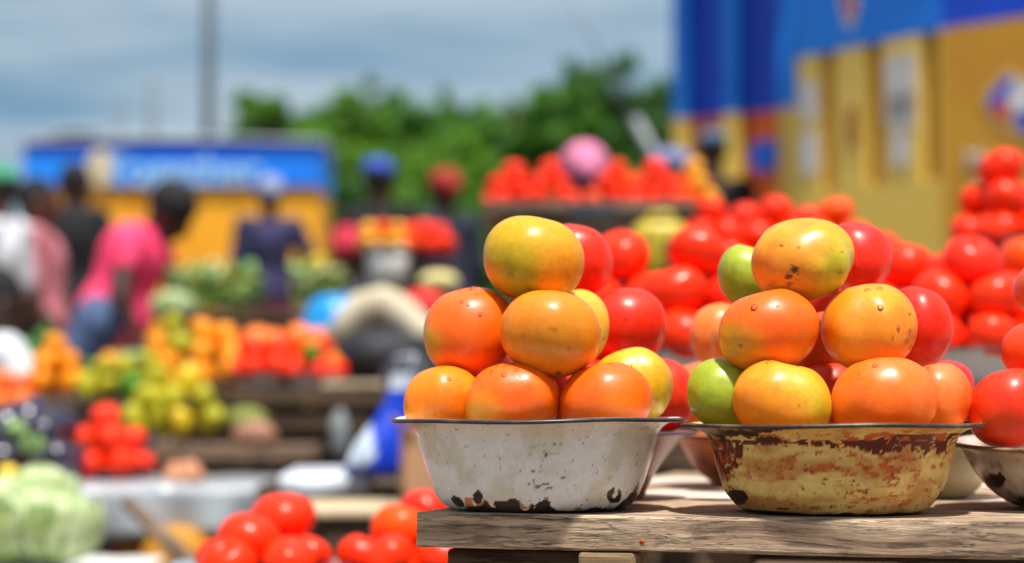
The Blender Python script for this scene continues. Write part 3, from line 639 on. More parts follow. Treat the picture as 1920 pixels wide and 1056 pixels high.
def bpile(px, Y, ztab, r, tiers, kinds, lab, bc, seed, bh=.05, br=None, cat='tomato', name='tomato', lib=TM):
    x = P(px, 700, Y).x; br = br or (r/math.sin(PI/tiers[0])+r*.75)
    s = br/.098
    pr = [(.045*s, 0), (.058*s, .001), (.070*s, bh*.25), (.078*s, bh*.55), (.086*s, bh*.82), (.092*s, bh*.95), (.098*s, bh)]
    bowl(px, Y, ztab, pr, None, BOWLC[bc], RIMD, bc+' enamel bowl under the '+' '.join(lab.split()[:11]), n=48, sub=2)
    pile(x, Y, ztab+bh+r*.45, r, tiers, kinds, name.replace('_', ' ')+' in the '+lab, cat, name, seed, lib)
def simple_table(px0, px1, Y0, Y1, ztop, label, m=W_MID, th=.03, cloth=None, legs=True, name='market_stall'):
    Yc = (Y0+Y1)/2; x0 = P(px0, 700, Y0).x; x1 = P(px1, 700, Y0).x
    t = empty(name, ((x0+x1)/2, Yc, ground_z(Yc)), label, 'table'); h = ztop-ground_z(Yc); W = x1-x0; D = Y1-Y0
    nb = max(2, int(D/.16)); bw = D/nb
    rnd = random.Random(int(px0))
    for i in range(nb):
        MB().box((rnd.uniform(-.02, .02), -D/2+bw*(i+.5), h-th/2-rnd.uniform(0, .003)), (W+rnd.uniform(-.03, .03), bw-.008, th)).build('plank', m, t, False, .003)
    if legs:
        for sx in (-1, 1):
            for sy in (-1, 1): MB().box((sx*(W/2-.06), sy*(D/2-.05), (h-th)/2), (.05, .05, h-th)).build('leg', W_DARK, t, False, .003)
        MB().box((0, -D/2+.03, h-th-.035), (W-.08, .03, .06)).build('rail', W_DARK, t, False, .003)
    return t
# second table right behind the front one
simple_table(1120, 2300, 2.45, 3.5, .795, 'plank table behind the front one loaded with red tomato bowls', W_MID)
R5 = [5, 3, 1]; R6 = [6, 4, 1]
bpile(1168, 2.66, .795, .037, R5, ['red'], 'nearest red pile left of the middle gap', 'grey', 1)
bpile(1305, 2.64, .795, .039, R5, ['red', 'red', 'pink'], 'nearest red pile in the gap between the front piles', 'white', 2)
bpile(1405, 2.95, .795, .0335, R6, ['pink', 'red'], 'red pile behind the green tomato', 'white', 3)
bpile(1700, 2.66, .795, .0335, R6, ['red', 'pink'], 'red pile right of the scarred tomato', 'white', 4)
bpile(1830, 2.58, .795, .0335, R6, ['red', 'red', 'pink'], 'red pile above the right gap', 'white', 5)
bpile(1775, 3.0, .795, .0335, R6, ['pink', 'red', 'orange'], 'tall red pile below the yellow kiosk', 'grey', 6, bh=.06)
bpile(1930, 2.75, .795, .037, R5, ['red', 'orange'], 'red pile at the right edge behind the near bowl', 'teal', 7)
bpile(1600, 3.2, .795, .037, R5, ['red', 'pink'], 'red pile hidden behind the yellow bowl pile', 'grey', 8)
bpile(1530, 3.0, .795, .034, [4, 3], ['red'], 'low red pile behind the yellow bowl pile', 'grey', 9)
bpile(1655, 3.5-.12, .83, .038, [5, 3, 1], ['orange', 'red'], 'orange red pile standing against the yellow kiosk', 'grey', 10, bh=.07)
bpile(1885, 3.35, .985, .036, [4, 3, 1], ['red'], 'high red pile at the right edge', 'rust', 11, bh=.05)
# stand that lifts the high pile
c_ = P(1885, 500, 3.35); t_ = empty('wooden_crate', (c_.x, 3.35, .795), 'dark blue crate lifting the high red pile at the right edge', 'crate')
MB().box((0, 0, .095), (.20, .20, .188)).build('crate_side', mat('dark_blue_plastic', (44, 52, 92), .5), t_, False, .004)
MB().box((0, -.102, .05), (.16, .006, .02)).box((0, -.102, .13), (.16, .006, .02)).build('crate_slot', DARKM, t_, False)
c_ = P(1655, 500, 3.38); t_ = empty('wooden_crate', (c_.x, 3.38, .795), 'low wooden crate under the orange red pile', 'crate'); MB().box((0, 0, .016), (.24, .2, .032)).build('crate_top', W_MID, t_, False, .003)
# third table, middle distance
simple_table(1270, 1900, 3.95, 4.7, 1.02, 'plank table in the middle distance with a row of small red piles', W_DARK)
for i, (px, Y, kk) in enumerate([(1333, 4.15, ['red']), (1397, 4.35, ['red']), (1457, 4.2, ['red']), (1517, 4.35, ['red', 'orange']), (1572, 4.2, ['red', 'orange'])]):
    bpile(px, Y, 1.02, .034, [5, 3, 1], kk, ['leftmost small red pile of the middle table', 'second small red pile of the middle table', 'third small red pile of the middle table', 'fourth small red pile of the middle table', 'fifth small red pile near the yellow kiosk'][i], 'rust', 20+i, bh=.028)
simple_table(915, 1345, 5.2, 5.9, 1.275, 'tall stall at the back left of the kiosks heaped with bright tomatoes', W_MID, .03)
for i, (px, Y, kk, lb, tr) in enumerate([(962, 5.45, ['red'], 'leftmost pile of the tall stall', [6, 4, 1]), (1030, 5.4, ['red'], 'second pile of the tall stall beside the pink headscarf', [6, 4, 1]),
        (1155, 5.4, ['red', 'orange'], 'orange red pile right of the pink headscarf', [6, 4, 1]), (1228, 5.4, ['red'], 'red pile near the right end of the tall stall', [5, 4, 1]), (1300, 5.4, ['orange', 'yellow', 'orange'], 'orange pile at the right end of the tall stall', [5, 3, 1])]):
    x = P(px, 400, Y).x; pile(x, Y, 1.275+.022, .0285, tr, kk, 'tomato in the '+lb, 'tomato', 'tomato', 30+i)
# hanging metal bowl and yellow container in front of the tall stall
bowl(1112, 5.1, 1.205, [(.03, 0), (.045, .002), (.056, .02), (.060, .045)], None, BOWLC['steel'], RIMD, 'small steel bowl on the front of the tall stall', n=40, sub=1)
MB().box((0, 0, 0), (.22, .14, .018)).build('shelf_board', W_DARK, None, False, .002, loc=P(1112, 425, 5.1)+Vector((0, 0, -.008)))
tag(bpy.data.objects['shelf_board'], 'short dark shelf board under the small steel bowl', 'shelf')
p = P(1237, 520, 4.9); yc = empty('plastic_jerrycan', (p.x, 4.9, p.z), 'yellow plastic jerrycan with dark stripes below the tall stall', 'jerrycan')
m = MB(); m.box((0, 0, .065), (.125, .09, .125)); m.build('can_body', mat('yellow_plastic', (204, 180, 34), .4, (186, 164, 40)), yc, True, .02)
MB().tube([(-.03, 0, .13), (-.02, 0, .148), (.025, 0, .148), (.035, 0, .13)], .008, 8).build('handle', mat('yellow_plastic', (0, 0, 0)), yc)
MB().box((.012, -.046, .055), (.018, .004, .06)).box((-.03, -.046, .06), (.008, .004, .08)).box((.048, -.046, .06), (.006, .004, .07)).build('dark_marking', mat('dark_green_marking', (66, 72, 26), .6), yc, False)
px_ = P(1237, 520, 4.9); simple_table(1180, 1300, 4.8, 5.05, px_.z, 'narrow ledge carrying the striped yellow jerrycan', W_DARK, .03)
# red tomatoes to the left of the front table, low
simple_table(360, 900, 2.35, 2.95, .545, 'low plank bench with red tomatoes left of the front table', W_DARK)
rr = random.Random(5)
def free_t(px, py, w, Y, k, lab, seed):
    one(TM[k], 'tomato', P(px, py, Y), S(w/2, Y), lab, 'tomato', None, random.Random(seed), 1.0)
for i, (px, py, wd, Y, k, lab) in enumerate([(467, 1010, 116, 2.5, 'red', 'large blurred red tomato, left one of the low left pile'), (528, 972, 122, 2.57, 'red', 'topmost blurred red tomato of the low left pile'),
        (585, 1036, 84, 2.5, 'red', 'blurred red tomato at the right of the low left pile'), (541, 1062, 96, 2.44, 'red', 'blurred red tomato at the bottom middle of the low left pile'), (412, 1080, 100, 2.5, 'red', 'blurred red tomato cut by the lower frame edge, low left pile'),
        (752, 994, 108, 2.55, 'orange', 'orange red tomato just left of the table corner'), (732, 1066, 116, 2.48, 'red', 'red tomato below the table corner, cut by the lower frame edge'), (800, 965, 100, 2.72, 'pink', 'pinkish tomato half hidden behind the table corner'),
        (800, 1052, 100, 2.6, 'red', 'dark red tomato partly behind the plank end')]):
    free_t(px, py, wd, Y, k, lab, i)
for i, (px, bpx) in enumerate([(490, 'grey'), (770, 'rust')]):
    p = P(px, 1080, 2.52)
    bowl(px, 2.52, .545, [(.05, 0), (.06, 0), (.075, .012), (.085, .025), (.098, .04), (.108, .044)], None, BOWLC[bpx], RIMD, ['grey enamel bowl under the low left tomatoes', 'rusty enamel bowl under the tomatoes beside the table corner'][i], n=48, sub=1)
    pile(p.x, 2.52, .597, .034, [5], ['red'], ['tomato in the bowl of the low left pile', 'tomato in the bowl beside the table corner'][i], 'tomato', 'tomato', 80+i)

# ------------------------------------------------------------ left side stalls
LZ = .60
simple_table(-120, 480, 4.2, 5.0, LZ, 'low stall covered in grey plastic with eggplants and a red tomato pile', W_MID)
def cloth(px0, px1, Y0, Y1, z, drop, m, label, seed, name='plastic_sheet', cat='sheet', folds=1.0):
    x0 = P(px0, 700, Y0).x; x1 = P(px1, 700, Y0).x; mb = MB(); L_ = (Y1-Y0)+drop
    def f(u, v):
        d = v*L_; x = x0+(x1-x0)*u
        nzv = noise.noise(Vector((x*9, d*7, seed)))*.006+noise.noise(Vector((x*25, d*9, seed)))*.003
        if d < (Y1-Y0): return (x, Y1-d, z+.010+nzv)
        e = d-(Y1-Y0); return (x, Y0-.012-folds*.012*math.sin(x*45+seed)*min(1, e*12)-abs(nzv), z+.008-e*(1+.10*math.sin(x*8+seed)))
    mb.grid(f, 70, 40); o = mb.build(name, m, solid=.0015); tag(o, label, cat); return o
GPL = mat('grey_plastic', (184, 190, 196), .35, (128, 138, 148), 5, coat=.2)
cloth(60, 482, 4.19, 4.75, LZ, .10, GPL, 'crumpled grey plastic sheet covering the low left stall', 3)
# red pyramid with plate
bpile(200, 4.55, LZ+.012, .037, [6, 4, 1], ['red'], 'red pyramid on the grey sheeted stall', 'steel', 41, bh=.015)
# eggplants
EG = mat('eggplant_skin', (30, 24, 44), .2, (44, 34, 62), 10, coat=.7); CAL = mat('green_calyx', (96, 140, 60), .6, (150, 176, 110), 30)
m = MB(); vs, fs = tomato_verts(28, 20, 5, 5, .01, 0, .0)
ep = empty('eggplant', (0, 0, 0), 'x', 'eggplant')
mb = MB(); mb.v = [tuple(Vector((v.x*.036*(1.05-.25*v.z), v.y*.036*(1.05-.25*v.z), v.z*.075))) for v in vs]; mb.f = fs; mb.build('eggplant_body', EG, ep)
mb = MB(); mb.lathe([(.004, .086), (.006, .074), (.012, .068), (.020, .060), (.025, .052)], 10); mb.v = [(v[0]*(1+.25*math.sin(math.atan2(v[1], v[0])*5)), v[1]*(1+.25*math.sin(math.atan2(v[1], v[0])*5)), v[2]) for v in mb.v]; mb.build('calyx', CAL, ep)
eg_spots = [(20, 862, 4.35), (60, 858, 4.32), (100, 862, 4.36), (-10, 850, 4.45), (128, 868, 4.45), (45, 815, 4.42), (85, 812, 4.42), (20, 790, 4.5), (60, 778, 4.47), (105, 800, 4.5), (0, 825, 4.4)]
for i, (px, py, Y) in enumerate(eg_spots):
    o = ep if i == 0 else copy_tree(ep)
    o.location = P(px, py, Y); o.rotation_euler = (R_(random.Random(i).uniform(50, 100))*(1 if i in (1, 5, 9, 10) else -1), R_(random.Random(i+9).uniform(-30, 30)), R_(random.Random(i+4).uniform(-50, 50)))
    tag(o, ('left', 'middle', 'right', 'far left', 'far right', 'left', 'right', 'back left', 'top', 'back right', 'far left')[i]+' dark eggplant with green cap, '+('bottom' if i < 5 else 'upper')+' row of the left edge heap', 'eggplant', 'eggplants heaped at the left edge')
# cabbages
simple_table(-150, 215, 3.55, 4.05, .475, 'low bench carrying the pale green cabbages at the lower left', W_MID)
cloth(-140, 235, 3.53, 4.0, .475, .12, mat('white_sheet', (222, 222, 218), .7), 'white cloth under the cabbages at the lower left', 8, 'cloth', 'cloth')
CB = mat('cabbage_leaf', (120, 144, 78), .5, (196, 206, 160), 26, bump=.9, bscale=30, stretch=(1, 1, .4)); CB2 = mat('outer_cabbage_leaf', (84, 116, 50), .5, (166, 178, 112), 20, bump=.6, bscale=30)
def cabbage(loc, r, label, seed, grp='cabbages at the lower left'):
    t = empty('cabbage', loc, label, 'cabbage', grp); rnd = random.Random(seed)
    b = MB(); b.ell((0, 0, 0), (r*.93, r*.93, r*.82), 40, 28)
    b.v = [tuple(Vector(v)*(1+.035*math.sin(6*math.atan2(v[1], v[0])+4*v[2]/r)+.02*noise.noise(Vector(v)*40))) for v in b.v]
    b.build('cabbage_head', CB, t)
    for k in range(7):
        a0 = k*2*PI/7+rnd.uniform(-.2, .2); lf = MB()
        def f(u, v):
            aa = a0+(u-.5)*1.5*math.sin(PI*(.15+.75*v)); th = PI*.98-v*2.1
            rr = r*(1.0+.05*k/7+.10*v*v)+r*.03*math.sin(u*20+k)*v
            return (rr*math.sin(th)*math.cos(aa), rr*math.sin(th)*math.sin(aa), rr*.86*math.cos(th)+abs(u-.5)**2*r*.05)
        lf.grid(f, 14, 14); lf.build('cabbage_leaf', CB2 if k % 2 else CB, t, solid=.002)
    return t
cabbage(P(30, 975, 3.75), .095, 'big pale green cabbage at the lower left corner', 1)
cabbage(P(108, 985, 3.7), .078, 'smaller round cabbage right of the big one at the lower left', 2)
cabbage(P(75, 930, 3.95), .07, 'cabbage behind the two front ones at the lower left', 3)
one(FR['lemon'], 'lemon', P(12, 905, 3.9), .035, 'yellow lemon beside the cabbages at the left edge', 'lemon', None, random.Random(2))
# leaning stick and yellow sacks below
MB().tube([P(238, 940, 4.1), P(300, 1000, 4.0), P(372, 1075, 3.9)], [.014, .016, .017], 10).build('leaning_pole', W_MID); tag(bpy.data.objects['leaning_pole'], 'brown wooden pole leaning in front of the grey sheeted stall', 'pole')
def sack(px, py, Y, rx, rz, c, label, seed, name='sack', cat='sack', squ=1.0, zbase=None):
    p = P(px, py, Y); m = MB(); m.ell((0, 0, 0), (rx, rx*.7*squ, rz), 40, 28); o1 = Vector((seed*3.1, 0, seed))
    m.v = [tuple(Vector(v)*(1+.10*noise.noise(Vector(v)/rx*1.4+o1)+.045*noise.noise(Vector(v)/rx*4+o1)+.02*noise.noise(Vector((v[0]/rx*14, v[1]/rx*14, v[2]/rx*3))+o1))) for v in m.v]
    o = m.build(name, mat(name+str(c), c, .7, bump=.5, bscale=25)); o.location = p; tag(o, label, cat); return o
sack(335, 1095, 4.15, .09, .11, (196, 134, 20), 'yellow orange sack under the grey sheeted stall', 1)
sack(265, 1085, 4.25, .08, .09, (196, 120, 20), 'darker orange sack beside the leaning pole', 2)
# onions on the stall front
for i, (px, py, Y) in enumerate([(322, 893, 4.4), (345, 895, 4.36), (368, 893, 4.4), (345, 880, 4.45), (330, 880, 4.47), (360, 881, 4.46)]):
    one([TM['orange'][0]] if False else FR['orange_fruit'], 'onion', P(px, py, Y), .021, ['front left', 'front middle', 'front right', 'back middle', 'back left', 'back right'][i]+' brown onion in the little heap on the grey sheet', 'onion', 'brown onions heaped on the grey sheet', random.Random(i))
ONI = mat('onion_skin', (176, 104, 66), .4, (206, 150, 110), 20)
for o in bpy.data.objects:
    if o.name.startswith('onion'):
        if o.data.name.startswith('orange'): me = bpy.data.meshes.get('onion') or o.data.copy(); me.name = 'onion'; me.materials[0] = ONI; o.data = me
# narrow board bench behind
simple_table(265, 585, 4.95, 5.25, .675, 'narrow grey brown bench behind the grey sheeted stall', W_MID, .035)
GP = 'guava in the yellow green piles on the narrow bench'
def fpile(px, py_base, Y, r, tiers, kinds, label, cat, name, seed):
    p = P(px, py_base, Y); pile(p.x, Y, p.z+r*.85, r, tiers, kinds, label, cat, name, seed, FR)
fpile(290, 815, 5.12, .036, [5, 3, 1], ['guava'], 'guava in the yellow green pile at the left of the narrow bench', 'guava', 'guava', 51)
fpile(352, 812, 5.08, .036, [5, 4, 1], ['guava', 'lemon'], 'guava in the yellow green pile at the middle of the narrow bench', 'guava', 'guava', 52)
simple_table(60, 400, 5.7, 6.4, .79, 'stall with green and yellow fruit behind the red pyramid', W_MID)
fpile(205, 746, 5.75, .034, [6, 3], ['guava', 'pepper'], 'fruit in the green pile behind the red pyramid', 'fruit', 'guava', 53)
fpile(205, 706, 5.75, .034, [1], ['mango'], 'yellow mango crowning the green pile behind the red pyramid', 'mango', 'mango', 54)
fpile(105, 738, 5.8, .036, [5, 3, 1], ['mango'], 'mango in the orange pile behind the eggplants', 'mango', 'mango', 55)
fpile(325, 742, 5.9, .038, [6, 5, 3, 1], ['mango', 'guava'], 'fruit in the tall yellow pile before the bending person', 'mango', 'mango', 56)
fpile(30, 770, 5.75, .036, [5, 2], ['orange_fruit'], 'pale orange fruit heap behind the eggplants', 'orange', 'orange_fruit', 57)
# big leaves beside green pile
LEAF = mat('broad_green_leaf', (66, 140, 54), .5, (130, 176, 110), 14)
def leafy(px, py, Y, n, size, label, seed, ms=(LEAF,), grp=None, h=.14, sp=.12):
    p = P(px, py, Y); t = empty('leafy_greens', p, label, 'vegetable', grp); rnd = random.Random(seed)
    for k, mm in enumerate(ms):
        mb = MB()
        for i in range(n):
            a = rnd.uniform(0, 2*PI); el = rnd.uniform(.2, 1.4); d = Vector((math.cos(a)*math.cos(el), math.sin(a)*math.cos(el), math.sin(el)))
            b0 = Vector((rnd.uniform(-sp, sp), rnd.uniform(-sp, sp)*.5, rnd.uniform(0, h*.5))); L_ = size*rnd.uniform(.6, 1.2); s = d.cross(Vector((0, 0, 1))).normalized()
            def f(u, v): return b0+d*L_*v+s*(u-.5)*L_*.7*math.sin(PI*(.1+.85*v))+Vector((0, 0, -.35*L_*v*v+abs(u-.5)*.05))
            mb.grid(f, 4, 5)
        mb.build('leaves', mm, t, solid=.0015)
    return t
leafy(165, 752, 6.0, 16, .09, 'broad green leaves standing behind the green fruit pile', 1, h=.10, sp=.06)
leafy(238, 738, 6.15, 14, .11, 'pale green leaves right of the green fruit pile', 2, (mat('pale_leaf', (126, 172, 116), .5),), h=.08, sp=.04)
leafy(88, 690, 7.4, 24, .10, 'green vegetable bundle left of the bending person', 3, h=.14, sp=.05)
# middle left table with fruit and tomatoes in white bowls
LT = P(550, 728, 5.4).z
simple_table(385, 722, 5.2, 5.9, LT, 'dark plank stall with mixed fruit in the left middle', W_DARK, .04)
MB().box((0, 0, 0), (.15, .30, .016)).build('cutting_board', W_PALE, None, False, .003, loc=P(668, 722, 5.35)); tag(bpy.data.objects['cutting_board'], 'pale bare board on the right end of the dark plank stall', 'board')
bpile(402, 5.4, LT, .036, [5, 4, 2], ['mango'], 'golden pile, left end of the dark plank stall', 'grey', 61, bh=.02, cat='mango', name='mango', lib=FR)
bpile(490, 5.35, LT, .037, [5, 3], ['red', 'red'], 'red pile in a white bowl on the dark plank stall', 'white', 62, bh=.035)
for i, (px, py, k, n, l) in enumerate([(480, 634, 'orange_fruit', 'orange_fruit', 'pale orange fruit left on top of the red pile, dark plank stall'), (508, 640, 'orange_fruit', 'orange_fruit', 'pale orange fruit right on top of the red pile, dark plank stall'), (540, 668, 'mango', 'mango', 'upper yellow mango between the two bowls, dark plank stall'), (535, 706, 'mango', 'mango', 'lower yellow mango between the two bowls, dark plank stall'), (620, 688, 'mango', 'mango', 'orange mango at the right of the dark plank stall pile')]):
    one(FR[k], n, P(px, py, 5.38), .037, l, 'fruit', None, random.Random(i))
bpile(583, 5.35, LT, .035, [5, 3], ['red', 'orange'], 'right bowl of the dark plank stall', 'white', 63, bh=.035)
for i, (px, py) in enumerate([(562, 633), (592, 636)]): one(FR['orange_fruit'], 'orange_fruit', P(px, py, 5.36), .036, ['left', 'right'][i]+' orange fruit on top of the right bowl, dark plank stall', 'orange', None, random.Random(i+5))
one(FR['pepper'], 'green_pepper', P(582, 663, 5.28), .026, 'green pepper lying in the right bowl, dark plank stall', 'pepper', None, random.Random(4))
# stuff under it
sack(478, 815, 5.0, .055, .034, (160, 112, 88), 'pinkish clay pot shaped bag on the narrow bench', 5)
sack(462, 790, 5.15, .055, .035, (120, 130, 50), 'olive green bag behind the pinkish one', 6)
sack(637, 815, 5.15, .024, .062, (140, 146, 150), 'pale plastic bottle shaped bag under the dark plank stall', 7)
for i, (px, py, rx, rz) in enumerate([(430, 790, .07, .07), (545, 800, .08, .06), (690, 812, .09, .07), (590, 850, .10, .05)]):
    sack(px, py, 5.55, rx, rz, (26+i, 22, 20), ['left', 'middle', 'right', 'lowest'][i]+' black lump added as shade under the dark plank stall', 20+i)  # dark lumps added to deepen the shade beneath the stall
# black bag, beige sack, cyan basin
sack(715, 668, 5.6, .125, .075, (26, 28, 38), 'black plastic bag right of the mixed fruit stall', 8)
sack(770, 735, 5.4, .09, .10, (44, 48, 60), 'dark grey bag below the black plastic bag', 81)
def arch_sack():
    m = MB(); pts = []
    for (px, py) in [(628, 660), (650, 615), (680, 580), (715, 568), (750, 588), (785, 620), (830, 640)]: pts.append(P(px, py, 5.75))
    m.tube(pts, [.034, .044, .052, .054, .050, .046, .04], 24)
    o1 = Vector((4, 2, 1)); c0 = P(700, 600, 5.75)
    m.v = [tuple(Vector(v)+Vector((0, 0, 1))*.010*noise.noise(Vector(v)*14)+Vector((0, 1, 0))*.012*noise.noise(Vector(v)*9+o1)) for v in m.v]
    tag(m.build('folded_sack', mat('beige_sackcloth', (216, 206, 184), .8, (190, 176, 146), 10, bump=.4)), 'folded beige sack draped over the black bag', 'sack')
arch_sack()
q = P(628, 590, 6.1); bs = empty('plastic_basin', (q.x, 6.1, q.z-.045), 'bright cyan upturned plastic basin left of the beige sack', 'basin')
MB().lathe([(.001, .10), (.03, .098), (.062, .088), (.082, .055), (.094, .02), (.100, 0), (.106, -.004)], 36).build('basin_body', mat('cyan_plastic', (20, 150, 224), .35), bs, solid=.003)
MB().lathe([(.104, -.002), (.109, -.004), (.106, -.009), (.101, -.006)], 36, closed=True).build('basin_rim', mat('cyan_plastic', (0, 0, 0)), bs)
simple_table(560, 850, 5.75, 6.5, P(628, 622, 6.1).z, 'stall behind the beige sack carrying the cyan basin', W_DARK)
sack(795, 575, 5.9, .07, .05, (222, 30, 30), 'bright red cloth bundle behind the white bowl pile', 9, 'cloth_bundle', 'cloth')
sack(822, 528, 6.2, .062, .030, (222, 208, 140), 'cream cloth bundle on top of the red one', 10, 'cloth_bundle', 'cloth')
# white bucket with heap
def bucket(px, py0, py1, Y, r, c, label):
    p = P(px, py1, Y); h = P(px, py0, Y).z-p.z; t = empty('bucket', p, label, 'bucket')
    MB().lathe([(.001, .0), (r*.80, 0), (r*.9, h*.5), (r, h), (r*.96, h), (r*.86, h*.5), (r*.76, .006), (.001, .006)], 36).build('bucket_body', mat('bucket'+str(c), c, .45), t)
    MB().lathe([(r*.99, h), (r*1.05, h-.004), (r*1.04, h-.015), (r*.99, h-.012)], 36, closed=True).build('bucket_rim', mat('bucket'+str(c), c), t)
    return t
bucket(728, 462, 550, 6.3, .070, (206, 204, 196), 'white plastic bucket heaped with yellow and red tomatoes')
bucket(810, 470, 535, 6.4, .072, (110, 84, 104), 'dull purple bucket beside the white one')
pile(P(720, 450, 6.3).x, 6.3, P(0, 455, 6.3).z, .030, [6, 4], ['yellow', 'yellow', 'orange'], 'yellow tomato in the heap on the white bucket', 'tomato', 'tomato', 71)
pile(P(792, 450, 6.35).x, 6.35, P(0, 458, 6.35).z, .030, [8, 5], ['red', 'orange', 'red'], 'red tomato in the heap on the purple bucket', 'tomato', 'tomato', 72)
simple_table(670, 880, 6.1, 6.7, P(728, 551, 6.3).z, 'stall carrying the white and purple buckets', W_DARK)
# blue and white plastic bag, white sheet, cardboard, pale board
simple_table(560, 752, 3.35, 3.8, P(660, 958, 3.35).z, 'pale wooden table edge below the blue and white bag', W_PALE, .012)
MB().box((0, 0, 0), (.14, .12, .12)).build('dark_crate', mat('black_plastic', (20, 20, 24), .5), None, False, .006, loc=P(650, 1060, 3.5)); tag(bpy.data.objects['dark_crate'], 'black crate under the pale wooden table', 'crate')
simple_table(500, 800, 4.0, 4.5, P(610, 903, 4.1).z, 'low stall under the white plastic sheet', W_DARK)
cloth(528, 690, 4.0, 4.35, P(610, 897, 4.05).z, .035, mat('white_plastic', (214, 222, 232), .4), 'white plastic sheet on the low stall left of the blue bag', 12)
def bag():
    t = empty('plastic_bag', P(712, 893, 3.95), 'blue and white plastic bag standing left of the white bowl', 'bag')
    h = P(735, 700, 3.95).z-P(735, 893, 3.95).z
    def f(u, v):
        a = 2*PI*u; r = (.062*(1-v)+.030*v+.012*math.sin(v*6))*(1+.18*math.sin(a*3+v*3)+.1*noise.noise(Vector((math.cos(a)*2, math.sin(a)*2, v*3))))
        return (r*math.cos(a)+.048*v, r*math.sin(a)*.7, v*h)
    mb = MB().grid(f, 48, 40)
    o = mb.build('bag_body', attr_mat('printed_plastic', .35, coat=.3, bump=.3, bscale=30), t)
    cs = []
    for v in mb.v:
        a = math.atan2(v[1], v[0]-.048*v[2]/h); q = v[2]/h
        cs.append(lin((18, 60, 190)) if (.10 < q < .84 and (v[0]-.048*q) > -.034+.014*math.sin(q*7)) else (lin((24, 36, 110)) if q < .12 else lin((206, 220, 236))))
    set_col(o.data, cs); mb = MB(); mb.tube([(.045, 0, h), (.03, 0, h+.03), (.065, 0, h+.035), (.055, 0, h)], .004, 6).build('bag_handle', mat('white_plastic', (0, 0, 0)), t)
bag()
cb = empty('cardboard_box', P(800, 925, 3.7), 'tan cardboard box behind the left side of the white bowl', 'box', rz=.2)
MB().box((0, 0, .058), (.085, .07, .116)).build('box_body', mat('cardboard', (186, 142, 106), .85, (170, 126, 92)), cb, False, .002)
MB().box((-.045, -.01, .121), (.04, .07, .003), ry=.7).build('box_flap', mat('cardboard', (0, 0, 0)), cb, False); MB().box((.045, -.01, .121), (.04, .07, .003), ry=-.7).build('box_flap', mat('cardboard', (0, 0, 0)), cb, False)
simple_table(750, 1000, 3.6, 3.95, P(785, 926, 3.7).z-.001, 'low stall behind the white bowl carrying the cardboard box', W_DARK, .02)
# far greens stall
gz = P(420, 590, 7.3).z
simple_table(300, 640, 7.0, 7.8, gz, 'long stall of leafy greens and cabbages in front of the blue and yellow kiosk', W_DARK)
PALE = mat('pale_green_leaf', (176, 196, 110), .5, (210, 214, 176), 20)
YLF = mat('yellowing_leaf', (176, 172, 70), .5, (120, 150, 50), 14); PALE2 = mat('grey_green_leaf', (120, 150, 100), .5, (160, 176, 140), 20)
cabbage(P(325, 588, 7.05)+Vector((0, 0, .02)), .07, 'light green cabbage in front of the bending person', 21, 'cabbages on the greens stall')
for i, (px, s) in enumerate([(345, .05), (380, .06), (418, .06), (448, .05), (578, .05), (610, .05)]):
    leafy(px, 588, 7.25, 20, s, ['leafy bundle at the left end of the greens stall', 'yellowish leafy bundle on the greens stall', 'tall grey green bundle on the greens stall', 'small leafy bundle left of the standing woman', 'leafy bundle right of the standing woman', 'leafy bundle at the right end of the greens stall'][i], 10+i, (PALE, LEAF, YLF), 'leafy bundles on the greens stall', h=.26, sp=.05)
one(FR['lemon'], 'pomelo', P(597, 502, 7.6), .045, 'round yellow green fruit below the right end of the blue and yellow kiosk', 'fruit', None, random.Random(1))
MB().box((0, 0, -.07), (.16, .12, .14)).build('display_box', mat('cardboard', (0, 0, 0)), None, False, .004, loc=P(597, 502, 7.6)+Vector((0, 0, -.05))); tag(bpy.data.objects['display_box'], 'cardboard box carrying the round yellow green fruit', 'box')
MB().box((0, 0, -.0), (.12, .1, max(.02, P(597, 502, 7.6).z-.05-.14-gz))).build('display_stand', W_MID, None, False, .004, loc=(P(597, 502, 7.6).x, 7.6, (P(597, 502, 7.6).z-.05-.14+gz)/2)); tag(bpy.data.objects['display_stand'], 'wooden block under the cardboard display box', 'stand')

# ------------------------------------------------------------ people
def remesh(mb, name, m, parent, vox=.011, sm=3):
    me = bpy.data.meshes.new(name); me.from_pydata(mb.v, [], mb.f); me.update()
    o = bpy.data.objects.new(name, me); col.objects.link(o)
    md = o.modifiers.new('r', 'REMESH'); md.mode = 'VOXEL'; md.voxel_size = vox; md.use_smooth_shade = True
    s_ = o.modifiers.new('s', 'SMOOTH'); s_.factor = .5; s_.iterations = sm
    dg = bpy.context.evaluated_depsgraph_get(); new = bpy.data.meshes.new_from_object(o.evaluated_get(dg)); o.modifiers.clear(); o.data = new; bpy.data.meshes.remove(me)
    new.name = name; new.materials.clear(); new.materials.append(m)
    if parent: o.parent = parent
    return o
def joints(h=1.68, hipdx=0):
    k = h/1.7; J = dict(head=(0, 0, 1.585), neck=(0, .01, 1.43), chest=(0, .01, 1.28), belly=(0, .0, 1.08), pelvis=(0, .01, .93),
        shL=(-.17, .01, 1.39), shR=(.17, .01, 1.39), elL=(-.22, .02, 1.12), elR=(.22, .02, 1.12), haL=(-.22, -.06, .88), haR=(.22, -.06, .88),
        hiL=(-.09, 0, .90), hiR=(.09, 0, .90), knL=(-.10, -.02, .49), knR=(.10, -.02, .49), anL=(-.11, .02, .08), anR=(.11, .02, .08))
    return {a: Vector(b)*k for a, b in J.items()}
